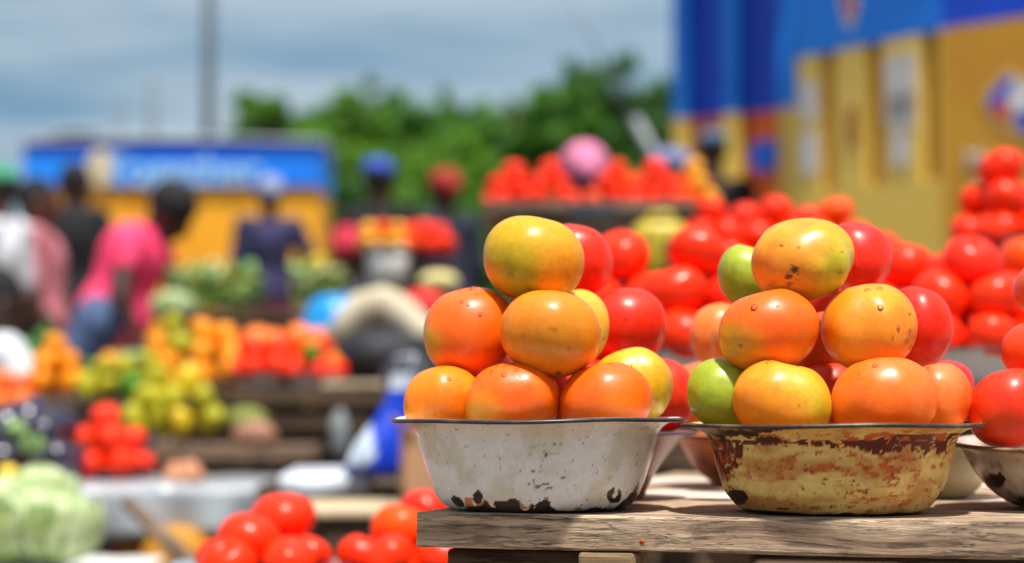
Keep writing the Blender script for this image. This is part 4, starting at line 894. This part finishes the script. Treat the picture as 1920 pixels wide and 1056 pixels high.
def person(loc, rz, J, skin, top, bottom, label, hat=None, hair='short', skirt=False, look=(0, -1, 0), sleeve=.9, fat=1.0):
    root = None; B = MB()
    n = J['neck']; hd = J['head']; look = Vector(look).normalized(); up = (hd-n).normalized(); side = look.cross(up).normalized(); look = up.cross(side).normalized()*1
    if look.dot(Vector(look)) < 0: look = -look
    Mh = Matrix((side, -look, up)).transposed().to_4x4()
    B.ell(hd+up*.02, (.074, .092, .108), 18, 12, Mh); B.ell(hd+look*.03-up*.05, (.055, .06, .06), 14, 10, Mh)
    B.capsule(hd+look*.095+up*.01, hd+look*.108-up*.022, .010, .015, 8)
    B.capsule(hd+look*.088-up*.058-side*.018, hd+look*.088-up*.058+side*.018, .010, .010, 8)
    for s in (-1, 1): B.ell(hd+side*s*.078-look*-.0-up*.005, (.012, .020, .030), 8, 8, Mh); B.capsule(hd+look*.086+side*s*.032+up*.022, hd+look*.086+side*s*.040+up*.020, .010, .008, 8)
    B.capsule(hd-up*.06-look*.015, n, .052, .056)
    B.capsule(n, J['chest'], .06, .12*fat); B.capsule(J['chest'], J['belly'], .125*fat, .115*fat); B.capsule(J['belly'], J['pelvis'], .115*fat, .13*fat)
    for s in 'LR':
        sg = -1 if s == 'L' else 1
        sh, el, ha = J['sh'+s], J['el'+s], J['ha'+s]
        B.capsule(J['chest']+Vector((0, 0, .06)), sh, .075, .055); B.capsule(sh, el, .050, .038); B.capsule(el, ha, .038, .024)
        d = (ha-el).normalized(); sd2 = d.cross(Vector((0, 1, .2))).normalized(); nn = d.cross(sd2)
        B.capsule(ha, ha+d*.075, .024, .030)
        for k in range(4):
            b = ha+d*.075+sd2*(k-1.5)*.019; ln = (.066, .078, .074, .056)[k]
            B.capsule(b, b+d*ln*.55+nn*.006, .0105, .010, 8); B.capsule(b+d*ln*.55+nn*.006, b+d*ln+nn*.020, .010, .009, 8)
        tb_ = ha+d*.025+sd2*-.024*1; B.capsule(tb_, tb_+d*.035-sd2*.022, .012, .011, 8); B.capsule(tb_+d*.035-sd2*.022, tb_+d*.065-sd2*.026, .011, .009, 8)
        B.capsule(J['pelvis'], J['hi'+s], .11, .10); B.capsule(J['hi'+s], J['kn'+s], .088, .058); B.capsule(J['kn'+s], J['an'+s], .056, .036)
        an = J['an'+s]; B.capsule(an-Vector((0, 0, .03)), an+Vector((0, -.15, -.055)), .036, .028)
    root = remesh(B, 'person', skin, None, .012, 2); root.location = loc; root.rotation_euler = (0, 0, rz); tag(root, label, 'person')
    T = MB(); T.capsule(n-(n-J['chest'])*.25, J['chest'], .075, .145*fat); T.capsule(J['chest'], J['belly'], .15*fat, .135*fat); T.capsule(J['belly'], J['pelvis'], .135*fat, .168*fat)
    for s in 'LR':
        sh, el, ha = J['sh'+s], J['el'+s], J['ha'+s]; T.capsule(J['chest']+Vector((0, 0, .06)), sh, .09*fat, .070)
        e2 = sh+(el-sh)*min(1, sleeve); T.capsule(sh, e2, .068, .058)
        if sleeve > 1: T.capsule(el, el+(ha-el)*(sleeve-1), .055, .045)
    remesh(T, 'shirt', top, root, .014, 4)
    Bm = MB()
    if skirt:
        Bm.capsule(J['pelvis'], (J['hiL']+J['hiR'])/2, .155, .16)
        kc = (J['knL']+J['knR'])/2; Bm.capsule((J['hiL']+J['hiR'])/2, kc, .165, .19); ac = (J['anL']+J['anR'])/2+Vector((0, 0, .12)); Bm.capsule(kc, ac, .19, .20)
    else:
        Bm.capsule(J['belly']*.1+J['pelvis']*.9, J['pelvis'], .14*fat, .145*fat)
        for s in 'LR': Bm.capsule(J['pelvis'], J['hi'+s], .13, .115); Bm.capsule(J['hi'+s], J['kn'+s], .105, .078); Bm.capsule(J['kn'+s], J['an'+s]+Vector((0, 0, .03)), .075, .060)
    remesh(Bm, 'skirt' if skirt else 'trousers', bottom, root, .014, 4)
    H = MB()
    if hair == 'afro': H.ell(hd+up*.05-look*.015, (.098, .108, .098), 20, 14, Mh); remesh(H, 'hair', HAIR, root, .012, 1)
    elif hair == 'short': H.ell(hd+up*.035-look*.012, (.081, .094, .100), 20, 14, Mh); remesh(H, 'hair', HAIR, root, .010, 1)
    if hat:
        kind, c = hat; mm = mat('hat'+str(c), c, .75, bump=.3, bscale=60); H = MB()
        if kind == 'cap':
            H.ell(hd+up*.062-look*.008, (.085, .098, .068), 20, 14, Mh); H.capsule(hd+up*.05+look*.08-side*.03, hd+up*.048+look*.145, .025, .014); H.capsule(hd+up*.05+look*.08+side*.03, hd+up*.048+look*.145, .025, .014); remesh(H, 'cap', mm, root, .010, 2)
        else:
            H.ell(hd+up*.052-look*.02, (.088, .108, .082), 20, 14, Mh); H.ell(hd+up*.02-look*.10, (.05, .045, .045), 12, 8, Mh); remesh(H, 'headscarf', mm, root, .010, 2)
    return root
def stand_at(px, head_py, Y, J, rz):   # place so the head sits at the measured pixel
    p = P(px, head_py, Y); c, s = math.cos(rz), math.sin(rz); h = J['head']
    return Vector((p.x-(h.x*c-h.y*s), Y-(h.x*s+h.y*c), ground_z(Y)))
def fit(J, head_py, Y):
    hz = P(0, head_py, Y).z-ground_z(Y); k = hz/J['head'].z; return {a: v*k for a, v in J.items()}
PINK = mat('pink_cotton', (255, 72, 122), .8, (250, 48, 98), bump=.2); JEAN = mat('blue_denim', (62, 82, 120), .85, (84, 106, 146), 20, bump=.3); BLK = mat('black_cotton', (12, 13, 20), .9); WHT = mat('white_cotton', (224, 228, 234), .8)
PLAID = mat('pink_plaid', (206, 140, 152), .8, (170, 70, 74), 26); NAVY = mat('navy_purple_cotton', (46, 44, 92), .8, (30, 28, 54), 10); MAR = mat('maroon_cloth', (104, 28, 34), .85, (60, 24, 34), 8); GREY = mat('charcoal_cloth', (60, 62, 72), .85); DBL = mat('dark_blue_cloth', (34, 42, 64), .85)
LAV = mat('lavender_cloth', (130, 136, 180), .8, (90, 96, 150))
# bending person in pink: laid out directly in metres from the photo's measured joints
Yp = 8.5; gp = ground_z(Yp); o0 = P(215, 745, Yp)
def jp(px, py, dy=0): p = P(px, py, Yp); return Vector((p.x-o0.x, dy, p.z-gp))
J = dict(head=jp(318, 404, -.02), neck=jp(290, 440, -.01), chest=jp(252, 480), belly=jp(232, 540), pelvis=jp(216, 588), shL=jp(252, 462, -.16), shR=jp(280, 458, .16), elL=jp(248, 560, -.26), elR=jp(318, 550, .2), haL=jp(276, 632, -.27), haR=jp(345, 612, .15),
         hiL=jp(196, 606, -.10), hiR=jp(214, 606, .10), knL=jp(150, 676, -.12), knR=jp(240, 700, .12), anL=jp(132, 915, -.12), anR=jp(220, 915, .12))
zm = min(J['anL'].z, J['anR'].z)
for k_ in ('anL', 'anR'): J[k_].z = .08

person(Vector((o0.x, Yp, gp)), 0, J, SKIN[1], PINK, JEAN, 'person in a bright pink top and blue jeans bending over the stalls', hair='afro', look=(.8, -.1, -.7), sleeve=.38, fat=.98)
def std(px, py, Y, rz, skin, top, bottom, label, h=1.68, **kw):
    J = joints(h); 
    for k_, v in kw.pop('pose', {}).items(): J[k_] = Vector(v)
    J = fit(J, py, Y); person(stand_at(px, py, Y, J, rz), rz, J, skin, top, bottom, label, **kw)
std(142, 352, 10.8, R_(155), SKIN[0], BLK, GREY, 'person in a black shirt seen from behind left of the bending one', fat=1.3, pose=dict(haL=(-.10, -.25, 1.05), haR=(.12, -.25, 1.05)))
std(-6, 362, 9.2, R_(250), SKIN[0], WHT, BLK, 'person in a white shirt and green cap at the left frame edge', hat=('cap', (60, 160, 120)), sleeve=1.0, fat=.75)
std(70, 385, 9.7, R_(100), SKIN[0], PLAID, BLK, 'person in a pink plaid shirt beside the white shirted one', hair='short', sleeve=1.0)
std(505, 370, 13.2, R_(200), SKIN[1], NAVY, MAR, 'woman in a navy top and maroon skirt before the blue and yellow kiosk', hat=('scarf', (150, 156, 186)), skirt=True, pose=dict(haL=(-.24, -.2, 1.12), elL=(-.27, .02, 1.16), haR=(.08, -.26, 1.1)))
std(710, 342, 10.6, R_(160), SKIN[1], BLK, GREY, 'person in dark clothes with a blue cap in front of the trees', hat=('cap', (36, 80, 190)))
std(832, 362, 11.4, R_(210), SKIN[1], DBL, BLK, 'person in a dark blue top with a red headscarf left of the tall stall', hat=('scarf', (170, 30, 24)), sleeve=1.5, pose=dict(chest=(.05, -.02, 1.27), haR=(.30, -.3, 1.0)))
std(1336, 285, 11.6, R_(190), SKIN[1], BLK, GREY, 'person in black with a blue grey cap by the kiosk doors', hat=('cap', (76, 110, 140)))
# seated and stooping figures
def seat_pose(h=1.6):
    J = joints(h); dz = .42
    for k_ in J:
        if k_[:2] not in ('kn', 'an'): J[k_] = J[k_]-Vector((0, 0, dz))
    J['knL'] = Vector((-.13, -.42, .50)); J['knR'] = Vector((.13, -.42, .50)); J['anL'] = Vector((-.13, -.40, .08)); J['anR'] = Vector((.13, -.40, .08))
    J['haL'] = Vector((-.08, -.35, .62)); J['haR'] = Vector((.10, -.36, .62)); J['elL'] = Vector((-.24, -.08, .74)); J['elR'] = Vector((.24, -.08, .74))
    return J
def seated(px, py, Y, rz, skin, top, bottom, label, hat=None, skirt=True, **kw):
    J = seat_pose(); p = P(px, py, Y); kk = min(1, (p.z-ground_z(Y))/J['head'].z); J = {a: v*kk for a, v in J.items()}; loc = stand_at(px, py, Y, J, rz); loc.z = max(ground_z(Y), p.z-J['head'].z)
    lift = loc.z-ground_z(Y)
    person(loc, rz, J, skin, top, bottom, label, hat=hat, skirt=skirt, **kw)
    hz = J['pelvis'].z-.13+lift; c, s = math.cos(rz), math.sin(rz)
    bx = empty('wooden_box', (loc.x, loc.y, ground_z(Y)), 'wooden box used as a seat by the '+label.split(' in ')[0]+' in '+label.split(' in ')[1].split(' sit')[0], 'box', rz=rz)
    MB().box((0, .02, hz/2), (.34, .30, hz)).build('box_side', W_MID, bx, False, .005); MB().box((0, .02, hz+.009), (.37, .33, .018)).build('box_lid', W_DARK, bx, False, .004)
    if lift > .03: MB().box((0, -.42, lift/2-.01), (.4, .25, lift)).build('foot_board', W_DARK, bx, False, .004)
seated(655, 478, 9.6, R_(170), SKIN[1], DBL, BLK, 'person in a crimson headscarf sitting below the trees', hat=('scarf', (200, 26, 60)))
seated(1094, 335, 7.7, R_(185), SKIN[1], LAV, BLK, 'woman in a pink headscarf sitting behind the tall stall', hat=('scarf', (230, 130, 170)))
seated(1262, 335, 8.6, R_(120), SKIN[1], LAV, DBL, 'person in a lavender cap sitting behind the right end of the tall stall', hat=('cap', (120, 126, 170)))
seated(-8, 575, 6.6, R_(120), SKIN[1], WHT, DBL, 'person in a white top sitting at the left frame edge beside the fruit', hair='short')

# ------------------------------------------------------------ kiosks
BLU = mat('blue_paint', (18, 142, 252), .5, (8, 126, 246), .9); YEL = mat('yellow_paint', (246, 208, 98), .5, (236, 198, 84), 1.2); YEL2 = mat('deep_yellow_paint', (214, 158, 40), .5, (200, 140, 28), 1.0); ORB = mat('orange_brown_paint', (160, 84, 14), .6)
PAP = mat('white_paper', (220, 218, 214), .7); ROOF = mat('pale_roof', (186, 196, 202), .5); WP = mat('white_paint', (226, 228, 232), .5); LBL = mat('pale_blue_paint', (170, 214, 244), .5); REDP = mat('orange_red_paint', (226, 70, 30), .5); NBL = mat('deep_blue_and_shade_paint', (4, 74, 216), .5)
def text_mesh(txt, size, m, parent, loc, rz, name='lettering'):
    cu = bpy.data.curves.new(name, 'FONT'); cu.body = txt; cu.size = size; cu.extrude = .004; cu.offset = .006 if size > .2 else 0; cu.align_x = 'CENTER'; cu.align_y = 'CENTER'
    o = bpy.data.objects.new(name, cu); col.objects.link(o); dg = bpy.context.evaluated_depsgraph_get()
    me = bpy.data.meshes.new_from_object(o.evaluated_get(dg)); bpy.data.objects.remove(o); me.materials.clear(); me.materials.append(m)
    t = bpy.data.objects.new(name, me); col.objects.link(t); t.parent = parent; t.location = loc; t.rotation_euler = (PI/2, 0, rz)
    return t
DIV = 2.546
# near kiosk on the right: two faces meeting at px 1770
A = P(1497, 400, 10.86); B_ = P(1770, 400, 10.0); Cc = P(2080, 400, 9.36)
k1 = empty('kiosk', (B_.x, B_.y, .25), 'tall blue and yellow kiosk at the right with grooved wall and posters', 'kiosk')
gz1 = ground_z(10)-.05
def face_box(p0, p1, t0, t1, z0, z1, proud, th, name, m, bev=.003, parent=k1):
    d = Vector((p1.x-p0.x, p1.y-p0.y, 0)); Ln = d.length; d.normalize(); nrm = Vector((d.y, -d.x, 0))
    c = Vector((p0.x, p0.y, 0))+d*Ln*(t0+t1)/2+nrm*(proud-th/2); a = math.atan2(d.y, d.x)
    return MB().box((c.x-parent.location.x, c.y-parent.location.y, (z0+z1)/2-parent.location.z), (Ln*(t1-t0), th, z1-z0), rz=a).build(name, m, parent, False, bev)
def tpx(px, p0, p1):   # where the ray of a pixel column meets the face line
    u = (px-960)/F/math.cos(PITCH); dx, dy = p1.x-p0.x, p1.y-p0.y
    return (u*p0.y-p0.x)/(dx-u*dy)
def zpx(py, Y): return P(960, py, Y).z
face_box(A, B_, 0, 1, gz1, DIV-.002, -.09, .06, 'wall', mat('groove_shade_brown', (104, 50, 6), .6)); face_box(A, B_, 0, 1, DIV, 3.6, 0, .10, 'fascia', BLU)  # brown darkened so the slots carry their shade in the colour
g0 = zpx(350, 10.4)
face_box(A, B_, 0, 1, gz1, g0, 0, .09, 'wall', YEL)
edges = [1497, 1540, 1569, 1626, 1657, 1731, 1763, 1770]
for i in range(0, 8, 2):
    face_box(A, B_, max(0, tpx(edges[i], A, B_)), min(1, tpx(edges[i+1], A, B_)), g0, DIV-.002, 0, .09, 'wall_panel', YEL)
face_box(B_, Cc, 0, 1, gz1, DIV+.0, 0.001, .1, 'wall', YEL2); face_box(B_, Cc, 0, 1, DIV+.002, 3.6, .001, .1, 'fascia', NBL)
def poster(px0, px1, py0, py1, Y=10.3, m=PAP, nm='poster', p0=A, p1=B_):
    face_box(p0, p1, tpx(px0, p0, p1), tpx(px1, p0, p1), zpx(py1, Y), zpx(py0, Y), .008, .006, nm, m, 0)
poster(1665, 1722, 108, 228); poster(1672, 1722, 180, 245, m=mat('grey_paper', (206, 208, 208), .7)); poster(1675, 1708, 252, 312); poster(1505, 1538, 150, 222, 10.7); poster(1505, 1538, 245, 322, 10.7); poster(1594, 1610, 205, 280, 10.6, ORB, 'sign_plate')
# diamond emblem and lettering on the right face
def poly(p0, p1, pts, proud, m, name):
    d = Vector((p1.x-p0.x, p1.y-p0.y, 0)); Ln = d.length; d.normalize(); nrm = Vector((d.y, -d.x, 0)); mb = MB(); n = len(pts)
    for pr in (proud, proud-.004):
        for (px, py) in pts:
            t = tpx(px, p0, p1); q = Vector((p0.x, p0.y, 0))+d*Ln*t; Y = q.y; z = zpx(py, Y); q = q+nrm*pr; mb.v.append((q.x-k1.location.x, q.y-k1.location.y, z-k1.location.z))
    mb.f = [tuple(range(n-1, -1, -1)), tuple(range(n, 2*n))]+[(i, (i+1) % n, n+(i+1) % n, n+i) for i in range(n)]
    mb.build(name, m, k1, False)
poly(B_, Cc, [(1847, 185), (1895, 128), (1950, 160), (1990, 215), (1925, 262), (1870, 235)], .006, mat('pale_gold_paint', (226, 190, 120), .5), 'emblem')
poly(B_, Cc, [(1858, 186), (1895, 142), (1912, 150), (1868, 208)], .010, NBL, 'emblem'); poly(B_, Cc, [(1868, 208), (1890, 186), (1902, 216), (1890, 232)], .010, REDP, 'emblem')
poly(B_, Cc, [(1892, 184), (1912, 150), (1950, 172), (1940, 205), (1904, 214)], .010, WP, 'emblem'); poly(B_, Cc, [(1905, 216), (1945, 208), (1960, 230), (1925, 250)], .010, NBL, 'emblem')
dv = (Cc-B_).normalized(); ra = math.atan2(dv.y, dv.x); tt = tpx(1842, B_, Cc); q = B_+(Cc-B_)*tt; nr = Vector((dv.y, -dv.x, 0)).normalized()
text_mesh('Mo', .125, PAP, k1, (q.x+nr.x*.008-k1.location.x, q.y+nr.y*.008-k1.location.y, zpx(300, q.y)-k1.location.z), ra)
poly(B_, Cc, [(1822, 348), (1858, 346), (1858, 372), (1822, 374)], .006, PAP, 'sign_plate')
poly(A, B_, [(1578, -12), (1620, -12), (1606, 52), (1592, 52)], .006, WP, 'emblem'); poly(A, B_, [(1585, -12), (1608, -12), (1606, 36), (1596, 36)], .010, REDP, 'emblem')
# body and roof behind the faces
mb = MB(); cy = [(A.x+.02, A.y+.06), (B_.x, B_.y+.14), (Cc.x, Cc.y+.14), (Cc.x+.9, 13.0), (A.x+.62, 13.4)]
for z in (gz1, 3.59):
    for (x, y) in cy: mb.v.append((x-k1.location.x, y-k1.location.y, z-k1.location.z))
mb.f = [(4, 3, 2, 1, 0), (5, 6, 7, 8, 9)]+[(i, (i+1) % 5, 5+(i+1) % 5, 5+i) for i in range(5)]; mb.build('kiosk_body', YEL2, k1, False)
mb = MB()
for z in (3.602, 3.68):
    for (x, y) in [(A.x-.1, A.y-.1), (B_.x-.03, B_.y-.15), (Cc.x, Cc.y-.15), (Cc.x+1.0, 13.1), (A.x+.52, 13.5)]: mb.v.append((x-k1.location.x, y-k1.location.y, z-k1.location.z))
mb.f = [(4, 3, 2, 1, 0), (5, 6, 7, 8, 9)]+[(i, (i+1) % 5, 5+(i+1) % 5, 5+i) for i in range(5)]; mb.build('roof', ROOF, k1, False)
# second kiosk behind, with two recessed doorways
A2 = P(1262, 400, 13.25); B2 = P(1530, 400, 12.6); k2 = empty('kiosk', (B2.x, B2.y, .5), 'farther blue and yellow kiosk with two shaded doorways left of the grooved one', 'kiosk')
for (a, b) in ((1262, 1291), (1356, 1386), (1461, 1530)):
    t0, t1 = tpx(a, A2, B2), tpx(b, A2, B2)
    face_box(A2, B2, t0, t1, .5, DIV-.002, 0, .5, 'pillar', YEL, .004, k2); face_box(A2, B2, t0, t1, DIV, 3.8, 0, .5, 'pillar', BLU, .004, k2)
face_box(A2, B2, .02, .98, .5, DIV-.002, -.07, .4, 'door_panel', mat('rust_orange_paint', (236, 104, 22), .6), .003, k2); face_box(A2, B2, .02, .98, DIV, 3.8, -.07, .4, 'door_panel', NBL, .003, k2)  # doorway shade put into the panel colours, orange below and deep blue above
face_box(A2, B2, -.02, 1.02, 3.802, 3.86, .25, .8, 'roof', ROOF, .004, k2)
face_box(A2, B2, 0, 1, .3, 3.8, -.505, 1.2, 'kiosk_body', YEL2, .003, k2)
d2 = (B2-A2).normalized(); n2 = Vector((d2.y, -d2.x, 0)); t = tpx(1429, A2, B2); q = A2+(B2-A2)*t
sg = MB(); sg.v = []; 
for k in (0, 1):
    for i in range(28):
        a = 2*PI*i/28; r = .12; x = r*math.copysign(abs(math.cos(a))**.7, math.cos(a)); z = r*.8*math.copysign(abs(math.sin(a))**.7, math.sin(a)); c = q+d2*x+n2*(-.065+.02*k); sg.v.append((c.x-k2.location.x, c.y-k2.location.y, zpx(290, q.y)+z-k2.location.z))
sg.f = [tuple(range(27, -1, -1)), tuple(range(28, 56))]+[(i, (i+1) % 28, 28+(i+1) % 28, 28+i) for i in range(28)]; sg.build('round_sign', mat('sign_blue', (30, 90, 210), .4), k2, False)
# far kiosk on the left
YK = 20.0; xa = P(48, 400, YK).x; xb = P(598, 400, YK).x; zt = zpx(268, YK); zd = zpx(350, YK); k3 = empty('kiosk', ((xa+xb)/2, YK, .53), 'low blue and yellow kiosk with a lettered sign band at the left', 'kiosk'); W3 = xb-xa
MB().box((0, .6, (zd-.53)/2), (W3, 1.2, zd-.53)).build('wall', mat('amber_paint', (246, 176, 24), .5, (240, 160, 18), 1.5), k3, False, .01)
MB().box((0, .57, (zt+zd)/2-.53), (W3+.03, 1.26, zt-zd)).build('sign_band', BLU, k3, False, .01)
MB().box((0, -.064, zt-.53-.06), (W3+.03, .008, .12)).build('sign_stripe', NBL, k3, False, 0)
mb = MB()
def rf(u, v): return ((u-.5)*(W3+.10), -.10+1.4*v, zt-.53+.01+.07*math.sin(PI*v)+.03*math.sin(PI*u))
mb.grid(rf, 20, 10).build('roof', ROOF, k3, solid=.02)
def k3x(px): return P(px, 400, YK-.07).x-k3.location.x
text_mesh('Together', .40, LBL, k3, (k3x(338), -.072, zpx(322, YK)-.53), 0)
sg = MB(); sg.ell((k3x(187), -.07, zpx(318, YK)-.53), (.13, .01, .19), 24, 12); sg.build('emblem', mat('cream_paint', (216, 200, 160), .5), k3)
for (a, b, c0) in ((560, 585, (246, 200, 110)), (500, 520, (232, 120, 30)), (240, 262, (246, 196, 90))):
    MB().box(((k3x(a)+k3x(b))/2, -.006, .8), (k3x(b)-k3x(a), .012, 1.5)).build('poster', mat('poster'+str(a), c0, .6), k3, False)
MB().box((k3x(78), -.006, .85), (.13, .012, 1.35)).build('door', DARKM, k3, False)
# long pale roofed building far behind it
fb = empty('shed', (P(160, 300, 30).x, 30, .53), 'pale roofed shed rising just behind the left end of the low kiosk', 'shed'); zz = zpx(250, 30)-.53
MB().box((0, 0, zz/2-.1), (1.2, 1, zz-.2)).build('wall', mat('pale_blue_wall', (120, 160, 196), .7), fb, False); 
def rf2(u, v): return ((u-.5)*1.4, (v-.5)*1.3, zz-.2+.16*math.sin(PI*u))
MB().grid(rf2, 12, 4).build('roof', ROOF, fb, solid=.02)

# ------------------------------------------------------------ utility poles
def pole(px, py_top, Y, r, label):
    t = empty('utility_pole', (P(px, 400, Y).x, Y, .35), label, 'pole'); h = zpx(py_top, Y)-.35
    MB().tube([(0, 0, 0), (0, 0, h*.5), (0, 0, h)], [r*1.15, r, r*.85], 14).build('pole_shaft', mat('weathered_pole', (104, 116, 122), .8), t)
    if py_top > 0: return
    MB().box((0, 0, h-.35), (.9, .08, .08)).build('crossarm', mat('weathered_pole', (0, 0, 0)), t, False, .01)
    for x in (-.38, 0.01, .38): MB().lathe([(.001, .12), (.03, .11), (.04, .07), (.025, .05), (.04, .03), (.03, 0), (.001, 0)], 12, (x, 0, h-.30)).build('insulator', WP, t)
pole(389, -700, 30, .082, 'tall thick grey utility pole rising out of the frame above the kiosk'); pole(285, 150, 44, .11, 'farther utility pole left of the tall one'); pole(222, 185, 60, .10, 'thin most distant utility pole at the left')
MB().tube([P(1040, -60, 12), P(1150, 150, 12), P(1196, 235, 12)], .009, 8).build('guy_wire', STEEL); tag(bpy.data.objects['guy_wire'], 'thin slanting guy wire crossing the trees', 'wire')
MB().tube([P(1190, 222, 11.95), P(1245, 325, 11.95), P(1420, 640, 11.9)], .03, 10).build('wire_guard', mat('grey_metal', (150, 156, 160), .5)); tag(bpy.data.objects['wire_guard'], 'pale slanting metal guard at the foot of the guy wire', 'post')

# ------------------------------------------------------------ trees
LM = [mat('tree_leaf_bright', (112, 158, 42), .6, (88, 138, 34), .6), mat('tree_leaf_mid', (96, 148, 46), .6, (70, 122, 40), .6), mat('tree_leaf_dark', (88, 138, 58), .6, (66, 114, 50), .6)]
for m_ in LM:
    n_, l_ = m_.node_tree.nodes, m_.node_tree.links; b_ = n_['Principled BSDF']; o_ = [x for x in n_ if x.type == 'OUTPUT_MATERIAL'][0]
    tr_ = n_.new('ShaderNodeBsdfTranslucent'); ms_ = n_.new('ShaderNodeMixShader'); ms_.inputs[0].default_value = .4
    l_.new(b_.inputs['Base Color'].links[0].from_socket, tr_.inputs['Color']); l_.new(b_.outputs[0], ms_.inputs[1]); l_.new(tr_.outputs[0], ms_.inputs[2]); l_.new(ms_.outputs[0], o_.inputs['Surface'])
BARK = mat('bark', (92, 76, 62), .9, bump=.5, bscale=8)
def tree(px, py_top, Y, wpx, label, seed, lm, spiky=0, n=4200, base=None):
    rnd = random.Random(seed); x = P(px, 400, Y).x; Y *= 1.35; x = P(px, 400, Y).x; ht = zpx(py_top, Y)-.35; w_ = S(wpx/2, Y)
    t = empty('tree', (x, Y, .35), label, 'tree'); tr = MB()
    tr.tube([(0, 0, 0), (.05, 0, ht*.25), (-.05, .05, ht*.5), (0, 0, ht*.75)], [ht*.045, ht*.035, ht*.025, ht*.01], 10)
    cl = []
    nc = 40
    for i in range(nc):
        a = rnd.uniform(0, 2*PI); e = rnd.random()**.6; hh = rnd.uniform(.12, .96); prof = math.sin(PI*min(1, (hh*.72+.14)))**.6
        c = Vector((math.cos(a)*e*w_*.95*prof, math.sin(a)*e*w_*.6*prof, ht*hh*.9)); rr = rnd.uniform(.22, .36)*w_*(1.1-.35*hh); c.z = max(ht*.08, ht*hh*1.04-rr*.75)
        cl.append((c, rr))
    for i in range(spiky*2):
        c = Vector((rnd.uniform(-.8, .8)*w_, rnd.uniform(-.3, .3)*w_, ht*rnd.uniform(.86, 1.06))); c.z = ht*rnd.uniform(.80, 1.02); cl.append((c, w_*rnd.uniform(.06, .13))); cl.append((c+Vector((rnd.uniform(-.3, .3), 0, -ht*.07)), w_*.17)); cl.append((c+Vector((rnd.uniform(-.2, .2), 0, -ht*.15)), w_*.24))
    for (c, rr) in cl:
        s = Vector((0, 0, ht*rnd.uniform(.2, .5))); tr.tube([s, (s+c)/2+Vector((0, 0, ht*.03)), c], [ht*.014, ht*.009, ht*.004], 6)
    tr.build('trunk', BARK, t)
    lf = MB(); tot = sum(r_**2 for _, r_ in cl); ls = .0165*Y*.36
    for (c, rr) in cl:
        for i in range(max(20, int(n*rr**2/tot))):
            d = Vector((rnd.gauss(0, 1), rnd.gauss(0, 1), rnd.gauss(0, 1))).normalized()*rr*(rnd.random()**.45)*rnd.choice((.85, 1, 1.15)); d.z *= .8
            p = c+d; q = Quaternion((rnd.gauss(0, 1), rnd.gauss(0, 1), rnd.gauss(0, 1)), rnd.uniform(0, 6)).normalized(); s = ls*rnd.uniform(.6, 1.3)
            b = len(lf.v)
            for v in ((-.5, 0, 0), (0, -.28, .05), (.55, 0, 0), (0, .28, .05)): lf.v.append(tuple(p+(q @ Vector(v))*s))
            lf.f.append((b, b+1, b+2, b+3))
    lf.build('crown', lm, t, False)
T_ = [(600, 192, 36, 420, 'wide pale green tree far behind the bright rounded one', LM[1], 2), (780, 205, 36, 420, 'wide pale green tree far behind the person in a blue cap', LM[1], 2), (930, 182, 36, 360, 'wide pale green tree far behind the tall stall', LM[1], 2), (545, 200, 29, 260, 'green tree rising just above the right half of the low kiosk', LM[0], 0), (810, 195, 31, 300, 'green tree between the person in a blue cap and the tall stall', LM[1], 0), (505, 170, 27, 170, 'dark bushy tree at the left end of the tree line', LM[2], 0), (600, 178, 25, 330, 'bright green rounded tree right of the low kiosk', LM[0], 0), (700, 160, 33, 220, 'thin hazy topped tree behind the bright green one', LM[1], 4),
      (740, 235, 24, 400, 'low bright green tree behind the person in a blue cap', LM[0], 0), (880, 225, 25, 340, 'mid green tree behind the person in a red headscarf', LM[0], 0), (960, 170, 30, 280, 'dark hill shaped tree right of the bright ones', LM[2], 1), (1060, 150, 28, 260, 'mid green tree above the pink headscarf', LM[1], 3),
      (1170, 100, 29, 260, 'tallest tree with spiky top left of the kiosks', LM[2], 7), (1255, 140, 27, 190, 'dark tree touching the edge of the farther kiosk', LM[2], 3), (1010, 290, 22, 260, 'low green bush in front of the dark trees', LM[1], 0), (640, 330, 21, 240, 'low dark bush right of the low kiosk', LM[2], 0), (820, 350, 20, 260, 'low dark bush behind the tall stall left end', LM[1], 0), (1190, 310, 22, 260, 'low dark bush left of the kiosks', LM[2], 0)]
for i, (px, py, Y, wd, lb, lm, sp) in enumerate(T_): tree(px, py, Y, wd*1.1, lb, 200+i, lm, sp, 9000)
# continuous wood behind the separate trees
fw = MB(); rnd = random.Random(77)
for i in range(15000):
    px = rnd.uniform(480, 1900); Y = rnd.uniform(52, 58); top = 245-60*math.sin((px-480)/330)**2*.6 if px < 900 else 215
    py = rnd.uniform(top+18*math.sin(px/23), 640); p = P(px, py, Y); q = Quaternion((rnd.gauss(0, 1), rnd.gauss(0, 1), rnd.gauss(0, 1)), rnd.uniform(0, 6)).normalized(); s = .6*rnd.uniform(.6, 1.3); b = len(fw.v)
    for v in ((-.5, 0, 0), (0, -.3, .05), (.55, 0, 0), (0, .3, .05)): fw.v.append(tuple(p+(q @ Vector(v))*s))
    fw.f.append((b, b+1, b+2, b+3))
tag(fw.build('far_wood', LM[1], None, False), 'far wood filling the gaps behind the tree line', 'wood', kind='stuff')
